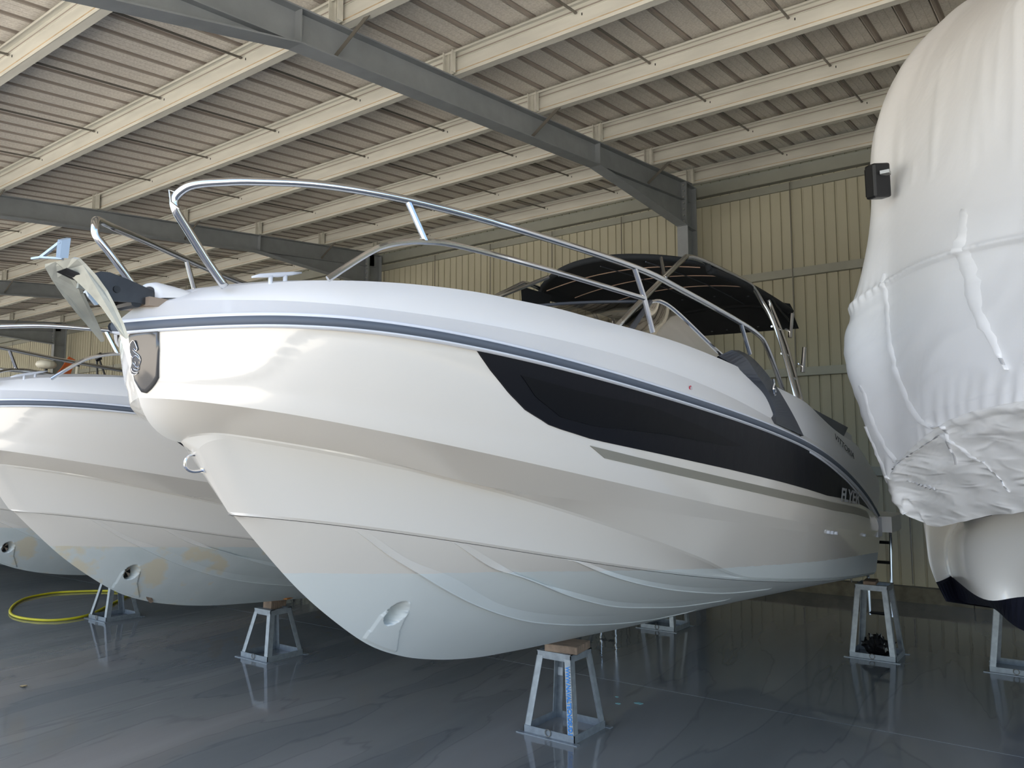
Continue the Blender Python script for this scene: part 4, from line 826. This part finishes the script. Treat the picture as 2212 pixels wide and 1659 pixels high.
# chipped fairing lip on the second boat's keel
kz = T['KEEL']
g = G(); yk = 2.74
g.plate([(0.012, yk-0.05, ZK(yk)+0.10), (0.012, yk-0.02, ZK(yk)+0.10), (0.012, yk+0.035, ZK(yk)-0.005), (0.012, yk+0.015, ZK(yk)-0.012), (0.012, yk-0.02, ZK(yk)+0.03)], (1, 0, 0), 0.018)
o = fixg(g).obj('chipped_lip', M_wood, b2); o.location = (0, -OY, -OZ)
G().plate([(-0.02, yk-0.075, ZK(yk-.075)-0.002), (0.05, yk-0.075, ZK(yk)+0.05), (0.05, yk+0.01, ZK(yk)+0.035), (-0.02, yk+0.01, ZK(yk)-0.002)], (0, 0.1, -1), 0.003)

# ---------------------------------------------------------------- anchors
def build_anchor():
    a = T['anchor']; r = empty('boat_anchor', 'galvanized plough anchor with two long flukes on the nearest bow', 'anchor', (-2.65, 1.18, 2.2))
    def add(g, n, m, par=r, sm=False):
        o = g.obj(n, m, par, sm)
        if par == r: o.location = (0, -1.18, -2.2)
        return o
    add(fixg(G().plate(a['port'], (-0.5, -0.35, -0.25), 0.010)), 'fluke', M_galv)
    add(fixg(G().plate(a['star'], (0.35, 0.6, 0.2), 0.010)), 'fluke', M_galv)
    g = G().plate(a['tab'], (0.25, 1, 0), 0.012); add(fixg(g), 'balance_plate', M_galvb)
    b = a['bar']; g = G(); g.bar(b[0], b[1], 0.010, 0.006); g.bar(b[1], b[2], 0.010, 0.008); g.bar(b[1], b[3], 0.012, 0.006); add(g, 'roll_bar', M_galvb)
    g = G(); g.plate([(x_-0.006, y_, z_) for x_, y_, z_ in a['shank']], (1, 0, 0), 0.012); add(fixg(g), 'shank', M_galvb)
    g = G().plate([(0.0, 1.135, 2.252), (0.03, 1.150, 2.262), (0.045, 1.20, 2.245), (0.03, 1.235, 2.222), (-0.01, 1.19, 2.238)], (0.2, -0.5, -0.4), 0.005); add(fixg(g), 'gusset', M_dsteel)
    g = G().bar((0, 1.2, 2.225), (0, 1.44, 2.205), 0.014, 0.034); add(g, 'shank_bar', M_galv)
    return r
build_anchor()

# ---------------------------------------------------------------- stands
def build_stand(h_, wt, lab, loc, grp, tag_web=False, wbase=0.365):
    r = empty('boat_stand', lab, 'boat stand', loc, grp)
    hb = wbase/2; ht = wt/2
    def ang(n, a, b, ox, oy, wd=0.045, t=0.005):   # L-section leg
        g = G(); A = Vector(a); B = Vector(b)
        g.plate([A, A+Vector((ox*wd, 0, 0)), B+Vector((ox*wd, 0, 0)), B], (0, oy, 0), t)
        g.plate([A, A+Vector((0, oy*wd, 0)), B+Vector((0, oy*wd, 0)), B], (ox, 0, 0), t)
        return fixg(g).obj(n, M_stand, r)
    legs = []
    for sx in (-1, 1):
        for sy in (-1, 1): legs.append(ang('leg', (sx*hb, sy*hb, 0.004), (sx*ht, sy*ht, h_-0.03), -sx, -sy))
    for z, hw, n in ((0.0, hb, 'base_rail'), (h_-0.045, ht, 'top_rail')):
        for s_ in (-1, 1):
            G().box((0, s_*(hw-0.0025), z+0.0225), (hw*2, 0.005, 0.045)).obj(n, M_stand, r)
            G().box((s_*(hw-0.0025), 0, z+0.0225), (0.005, hw*2, 0.045)).obj(n, M_stand, r)
            if z == 0.0: G().box((0, s_*(hw+0.012), 0.003), (hw*2+0.07, 0.035, 0.006)).obj('foot_plate', M_stand, r)
            else:
                G().box((0, s_*(hw-0.022), h_-0.0025), (hw*2, 0.045, 0.005)).obj(n, M_stand, r)
    rg = [(0.02*math.cos(k*0.6), -hb-0.006, 0.03+0.02*math.sin(k*0.6)) for k in range(12)]
    G().tube(rg, 0.003, 5).obj('ring', M_rod, r)
    if tag_web:
        # lettering down the near leg
        zz_ = h_-0.05; kk = (zz_-0.004)/(h_-0.034); L0 = Vector((hb, -hb-0.0025, 0.01)); L1 = Vector((hb+(ht-hb)*kk, -(hb+(ht-hb)*kk)-0.0025, zz_)); d = (L1-L0).normalized()
        a = L1-d*0.02-Vector((0.038, 0, 0)); b = L0+d*0.015-Vector((0.038, 0, 0))
        text_on('WWW.NAVALTECNOSUD.IT', 0.040, a, b, (1, 0, 0), M_blue, r, bold=0.0012)
        # back-left leg web and paper label
        c_ = hb+(ht-hb)*0.66; G().box((-c_+0.023, c_-0.0075, h_*0.66), (0.036, 0.002, 0.085)).obj('paper_label', M_paper, r)
    return r
build_stand(0.485, 0.245, 'galvanized stand with blue web address lettering under the nearest keel', (-2.73, 4.24, 0), 'galvanized boat stands', True)
build_stand(0.40, 0.22, 'galvanized stand under the keel of the second boat from the right', (-5.73, 4.33, 0), 'galvanized boat stands')
build_stand(0.44, 0.20, 'galvanized stand beside the yellow hose at far left', (-8.42, 4.36, 0), 'galvanized boat stands')
build_stand(0.60, 0.255, 'tall stand with a black bag in its foot, below the nearest stern', (-1.60, 7.36, 0), 'galvanized boat stands')
build_stand(0.60, 0.255, 'tall stand half hidden behind the nearest keel, on its far side', (-3.55, 7.36, 0), 'galvanized boat stands')
build_stand(0.56, 0.26, 'stand at the right edge below the navy-bottomed wrapped boat', (-0.60, 7.50, 0), 'galvanized boat stands')
build_stand(0.44, 0.255, 'distant stand glimpsed between the two nearest boats, port side', (-4.75, 7.60, 0), 'galvanized boat stands')
build_stand(0.44, 0.255, 'distant stand glimpsed between the two nearest boats, starboard side', (-6.6, 7.60, 0), 'galvanized boat stands')
def block(n, dims, loc, rot, lab, cat='wood block', grp=None, m=M_wood):
    o = G().box((0, 0, 0), dims).obj(n, m); o.location = loc; o.rotation_euler = rot
    bv = o.modifiers.new('b', 'BEVEL'); bv.width = 0.006; bv.segments = 2
    return tag(o, lab, cat, grp)
block('wood_block', (0.22, 0.20, 0.046), (-2.70, 4.23, 0.508), (0.02, 0, 0.12), 'weathered wood block between the nearest keel and its lettered stand', grp='wood packing blocks')
block('wood_block', (0.10, 0.17, 0.085), (-5.75, 4.36, 0.4285), (0, 0.02, 0.1), 'weathered wood block on the stand of the second boat', grp='wood packing blocks')
block('wood_wedge', (0.16, 0.10, 0.014), (-5.70, 4.40, 0.474), (0, 0.02, 0.3), 'thin orange wood wedge under the second boat keel', 'wood wedge', 'wood packing blocks', mat('fresh_wood', srgb(188, 126, 66), 0.7, var=0.2))
block('wood_block', (0.10, 0.17, 0.05), (-8.38, 4.38, 0.466), (0, 0.02, 0.1), 'wood block on the stand next to the yellow hose', grp='wood packing blocks')
block('wood_block', (0.10, 0.20, 0.030), (-1.62, 7.33, 0.6155), (0, 0, 0.1), 'dark wood block on the tall stand under the nearest stern', grp='wood packing blocks')
block('wood_block', (0.10, 0.20, 0.045), (-3.52, 7.27, 0.6235), (0, 0, 0.1), 'wood block on the half hidden stand behind the nearest keel', grp='wood packing blocks')

# ---------------------------------------------------------------- hose, bag, small things on the floor
hz = [(x_, y_, 0.014) for x_, y_ in T['hose']]
tag(G().tube(catmull(hz, 10), 0.013, 10).obj('garden_hose', M_hose, None, True), 'yellow hose lying in a loop on the wet floor at left', 'hose')
V = []; F = []
rnd = random.Random(3); g = G(); P = []
for i in range(13):
    a = PI*i/12; r_ = []
    for j in range(24):
        b = 2*PI*j/24; rr_ = 0.115*(0.75+0.5*noise.noise(Vector((math.cos(b)*2, math.sin(b)*2, a*2))))
        r_.append((rr_*math.sin(a)*math.cos(b)*1.2, rr_*math.sin(a)*math.sin(b), max(0.0, 0.075+0.085*math.cos(a)+0.05*noise.noise(Vector((b*2, a*3, 4))))))
    r_.append(r_[0]); P.append(r_)
g.grid(P); bag = g.obj('rubbish_bag', M_bag); bag.location = (-1.60, 7.36, 0.0)
tag(bag, 'crumpled shiny black plastic bag inside the tall stand', 'plastic bag')
o = fixg(G().plate([(-.05, 0, 0), (-.02, .018, .004), (.04, .01, .01), (.06, 0, .02), (.02, -.015, .006), (-.03, -.014, .002)], (0, 0, 1), 0.002)).obj('fallen_leaf', M_leaf); o.location = (-6.41, 2.67, 0.002)
tag(o, 'small dry leaf on the floor near the left edge', 'leaf')
for (x_, y_, s_, lb) in ((-2.61, 4.98, 1.0, 'largest'), (-2.72, 4.89, 0.6, 'middle-sized'), (-2.80, 5.02, 0.4, 'smallest')):
    o = fixg(G().plate([(-.03*s_, -.01*s_, 0), (.02*s_, -.016*s_, 0), (.03*s_, .01*s_, 0), (-.01*s_, .02*s_, 0)], (0, 0, 1), 0.003)).obj('paint_flake', M_teal); o.location = (x_, y_, 0.0005)
    tag(o, lb+' of three pale teal paint flakes on the floor by the lettered stand', 'debris', 'paint flakes on the floor')

# ---------------------------------------------------------------- things on the boat behind the second boat
rd = empty('radome', 'round cream radar dome on the farthest boat at left', 'radar dome', (-11.6, 4.89, 2.86))
P = []
for i in range(9):
    a = PI*i/8; P.append([(0.13*math.sin(a)**0.6*math.cos(b), 0.13*math.sin(a)**0.6*math.sin(b), 0.06*math.cos(a)+0.10) for b in [2*PI*k/20 for k in range(21)]])
G().grid(P, True).obj('dome', M_cream, rd, True)
G().tube([(0, 0, -0.12), (0, 0, 0.05)], 0.02, 8).obj('mast', M_black, rd)
G().box((0, 0, -0.12), (0.3, 0.04, 0.02)).obj('base_plate', M_black, rd)

an = empty('antenna_stub', 'short white antenna stub with a dark tip on the farthest boat at left', 'antenna', (-11.6, 5.29, 2.70))
G().tube([(0, 0, 0), (0.02, 0.01, 0.27)], 0.022, 10).obj('stub', M_cream, an); G().tube([(0.02, 0.01, 0.27), (0.021, 0.01, 0.29)], 0.026, 10).obj('cap', M_black, an)
ls = empty('folded_awning_strap', 'black knotted straps hanging above the farthest boat at left', 'strap', (-11.6, 5.57, 2.70))
G().tube([(0, 0, 0.44), (0.03, 0.03, 0.47), (0.05, 0.02, 0.42), (0.0, 0.0, 0.40)], 0.035, 8).obj('knot', M_black, ls)
G().tube([(0, 0, 0.43), (0.0, 0.03, 0.0)], 0.015, 6).obj('strap', M_black, ls); G().tube([(0.02, 0.03, 0.39), (0.05, 0.17, 0.02)], 0.015, 6).obj('strap', M_black, ls)
oc = G().plate([(0, 0, 0), (0.0, 0.20, 0.0), (0.02, 0.26, 0.26), (0.01, 0.18, 0.30), (0, 0.10, 0.14)], (1, 0, 0), 0.03); oc = fixg(oc).obj('orange_cloth', M_orange); oc.location = (-11.62, 5.0, 2.80)
tag(oc, 'small orange cloth bundle on the farthest boat at left, behind the radar dome', 'cloth')

# ---------------------------------------------------------------- shrink wrapped boat at right
wr = empty('wrapped_boat', 'big boat shrink wrapped in white film at the right edge', 'boat', (0.4, 5.5, 0.75))
XM = 0.40
def ring(r, back, z_, ins=0.0):
    pts = [Vector(q) for q in r]
    a = pts[-1]
    tail = [Vector((a.x-0.012, a.y+0.5, a.z)), Vector((a.x+0.01, a.y+1.6, a.z)), Vector((a.x+0.12, back, a.z))]
    half = pts+tail
    return half
WR = T['W']
rings = [ring(r, 8.9, 0) for r in WR]
def smoothrow(h_):
    return catmull(h_, 26)
R1 = [smoothrow(h_) for h_ in rings]
ncol = len(R1[0]); rows_ = []
def chord(P_, k):
    d_ = [0.0]
    for a, b in zip(P_[:-1], P_[1:]): d_.append(d_[-1]+max(1e-4, (b-a).length))
    fs_ = [spl(d_, [p[c] for p in P_]) for c in range(3)]; o_ = []
    for i in range(len(P_)-1):
        for j in range(k): t = d_[i]+(d_[i+1]-d_[i])*j/k; o_.append(Vector([f(t) for f in fs_]))
    o_.append(P_[-1].copy()); return o_
cols = [chord([R1[i][j] for i in range(len(R1))], 10) for j in range(ncol)]
cols = [[p.copy() for p in c] for c in cols]
nrow = len(cols[0])
def nz(p, s_, k=0): return noise.noise(Vector((p[0]*s_, p[1]*s_, p[2]*s_+k*7.3)))
orig = [[p.copy() for p in c] for c in cols]
for j in range(ncol):
    for i in range(nrow):
        p = orig[j][i]; t = i/(nrow-1)*21; t = t if t < 17 else (17+(t-17)/2 if t < 19 else t-1)   # row index in the table
        a = orig[min(ncol-1, j+1)][i]-orig[max(0, j-1)][i]; b = orig[j][min(nrow-1, i+1)]-orig[j][max(0, i-1)]
        n_ = a.cross(b)
        if n_.length < 1e-9: continue
        n_.normalize()
        if n_.x > 0: n_ = -n_
        d = 0.006*nz(p, 1.7, 1)
        arc = p.y*1.0-p.x*0.9                      # runs round the hull
        w_ = math.exp(-((t-10.45)/0.42)**2)
        d += w_*(0.018+0.008*math.sin(arc*80+4*nz(p, 3, 2)))       # strap with gathered pleats
        w2 = math.exp(-((t-11.3)/0.5)**2); d -= w2*0.006
        if t > 17.3:                               # crumpled turned-under belly
            k = min(1, (t-17.3)/0.7)
            q3 = Vector((arc*1.6, p.z*10, 2.0)); q4 = Vector((arc*4.5+p.z*6, p.z*24, 5.0))
            d += k*(0.034*(0.35-abs(noise.noise(q3)))+0.016*(0.3-abs(noise.noise(q4))))
        elif t > 14.5:                             # pleats gathering towards the corner
            k = (t-14.5)/2.8; d += 0.014*k*math.sin(arc*38+p.z*16+3*nz(p, 2.5, 4))*max(0, 0.3+nz(p, 1.8, 7))
        if 11.5 < t < 16:
            q5 = Vector((arc*1.3, p.z*6+arc*1.2, 9.0)); d += 0.018*(0.25-abs(noise.noise(q5)))
        if 1 < t < 7:
            q6 = Vector((arc*7-p.z*2, p.z*1.3, 1.0)); d += 0.012*max(0, noise.noise(q6)-0.05)
        cols[j][i] = p+n_*d
# close over the far side by mirroring
g = G()
loc = Vector((0.4, 5.5, 0.75))
P = [[tuple(cols[j][i]-loc) for j in range(ncol)] for i in range(nrow)]
g.grid(P)
Pm = [[(2*XM-0.8-x_, y_, z_) for x_, y_, z_ in r] for r in P]
g.grid(Pm, True)
g.grid([[r[0] for r in P], [r[0] for r in Pm]], True)
g.grid([[r[-1] for r in P], [r[-1] for r in Pm]])
g.grid([P[0], Pm[0]])
so = fixg(g).obj('shrink_film', M_wrap, wr, True); so.data.materials.append(M_crum)
nf = (nrow-1)*(ncol-1)
for pg in so.data.polygons:
    if pg.index < 2*nf and (pg.index % nf)//(ncol-1) > 17.5*10: pg.material_index = 1
# welded strap seams running down the film
def colpt(fj, fi):
    j = int(fj*(ncol-1)); i = int(fi*(nrow-1)); return cols[j][i]-loc
def film_ridge(path, wd, ht):
    """a heat-welded fold standing up from the film: tapered ribbon with a sharp crest"""
    c_ = []
    for a, b in zip(path[:-1], path[1:]):
        for k in range(10): t = k/10; c_.append((a[0]*(1-t)+b[0]*t, a[1]*(1-t)+b[1]*t))
    L_ = []; M_ = []; R_ = []
    n = len(c_)
    for k, (fj, fi) in enumerate(c_):
        t = k/(n-1); w3 = wd*math.sin(PI*min(1, t*1.05+0.02))**0.6*(0.7+0.6*abs(noise.noise(Vector((t*9, fj*30, 1)))))
        q_ = colpt(fj, fi); ql = colpt(min(1, fj+w3), fi); qr = colpt(max(0, fj-w3), fi)
        out = Vector((-0.8, -0.6, 0))*ht*(0.6+0.8*abs(noise.noise(Vector((t*14, 3, fi*20)))))
        ins_ = Vector((0.006, 0.005, 0)); L_.append(ql+ins_); M_.append(q_+out+Vector((0, 0, 0.006*noise.noise(Vector((t*12, 7, 7)))))); R_.append(qr+ins_)
    G().grid([L_, M_, R_]).obj('film_fold', M_wrap, wr, True)
film_ridge([(0.455, 0.47), (0.44, 0.56), (0.415, 0.66), (0.36, 0.76), (0.31, 0.86), (0.27, 0.96)], 0.012, 0.022)
film_ridge([(0.25, 0.40), (0.245, 0.50), (0.22, 0.60), (0.16, 0.72)], 0.022, 0.028)
film_ridge([(0.53, 0.66), (0.515, 0.74), (0.47, 0.83), (0.40, 0.90)], 0.014, 0.02)
film_ridge([(0.565, 0.72), (0.55, 0.80), (0.53, 0.88)], 0.010, 0.018)
film_ridge([(0.50, 0.84), (0.42, 0.875), (0.33, 0.90), (0.24, 0.945), (0.16, 0.985)], 0.008, 0.014)
film_ridge([(0.46, 0.93), (0.40, 0.95), (0.34, 0.965)], 0.008, 0.012)
# hull below the film
LR = T['L']; Hr = []
for r in LR:
    pts = [Vector(q) for q in r]; a = pts[-1]
    pts = pts+[Vector((a.x+0.05, a.y+0.6, a.z)), Vector((a.x+0.12, 8.6, a.z))]
    Hr.append(pts)
def dens(pts):
    out = []
    h1 = catmull(pts[:4], 8); h2 = catmull(pts[3:], 6)
    return h1+h2[1:]
HD = [dens(p) for p in Hr]
def hullpart(rows__, name, m):
    g = G(); P = [[tuple(q-loc) for q in r] for r in rows__]; g.grid(P)
    Pm = [[(2*XM-0.8-x_, y_, z_) for x_, y_, z_ in r] for r in P]; g.grid(Pm, True); g.grid([[r[0] for r in P], [r[0] for r in Pm]], True); g.grid([[r[-1] for r in P], [r[-1] for r in Pm]])
    return g, P, Pm
cw = list(zip(*[catmull([HD[i][j] for i in range(4)], 6) for j in range(len(HD[0]))]))
g, _, _ = hullpart(cw, 'a', None); fixg(g).obj('hull_side', M_gel, wr, True)
keel = [Vector((XM+0.0, min(8.6, max(5.3, q.y+0.4)), 0.60)) for q in HD[4]]
g, Pn, Pmn = hullpart([HD[3], HD[4]], 'b', None)
g.grid([[tuple(q-loc) for q in HD[4]], [tuple(q-loc) for q in keel]]); g.grid([[(0.0-(q.x-loc.x), q.y-loc.y, q.z-loc.z) for q in HD[4]], [tuple(q-loc) for q in keel]], True)
fixg(g).obj('hull_bottom', M_navy, wr, False)
# underside between film and hull
g, _, _ = hullpart([[cols[j][nrow-1] for j in range(0, ncol)], [cols[j][nrow-1]+Vector((0.10, 0.05, 0.06)) for j in range(0, ncol)]], 'c', None); fixg(g).obj('film_hem', M_wrap, wr, True)
# black light fitting poking through the film
bx_ = empty('light_box', 'black box fitting taped to the white shrink film, upper right', 'light fitting', (-0.955, 4.93, 3.285))
o = G().box((0, 0, 0), (0.09, 0.11, 0.20)).obj('housing', M_black, bx_); o.rotation_euler = (0.10, 0.12, -0.75); bv = o.modifiers.new('b', 'BEVEL'); bv.width = 0.012; bv.segments = 2
o = G().box((-0.05, 0, 0.0), (0.014, 0.09, 0.16)).obj('lens', M_win, bx_); o.rotation_euler = (0.10, 0.12, -0.75)
o = G().box((0.05, -0.04, 0.03), (0.05, 0.05, 0.02)).obj('bracket', M_bolt, bx_)
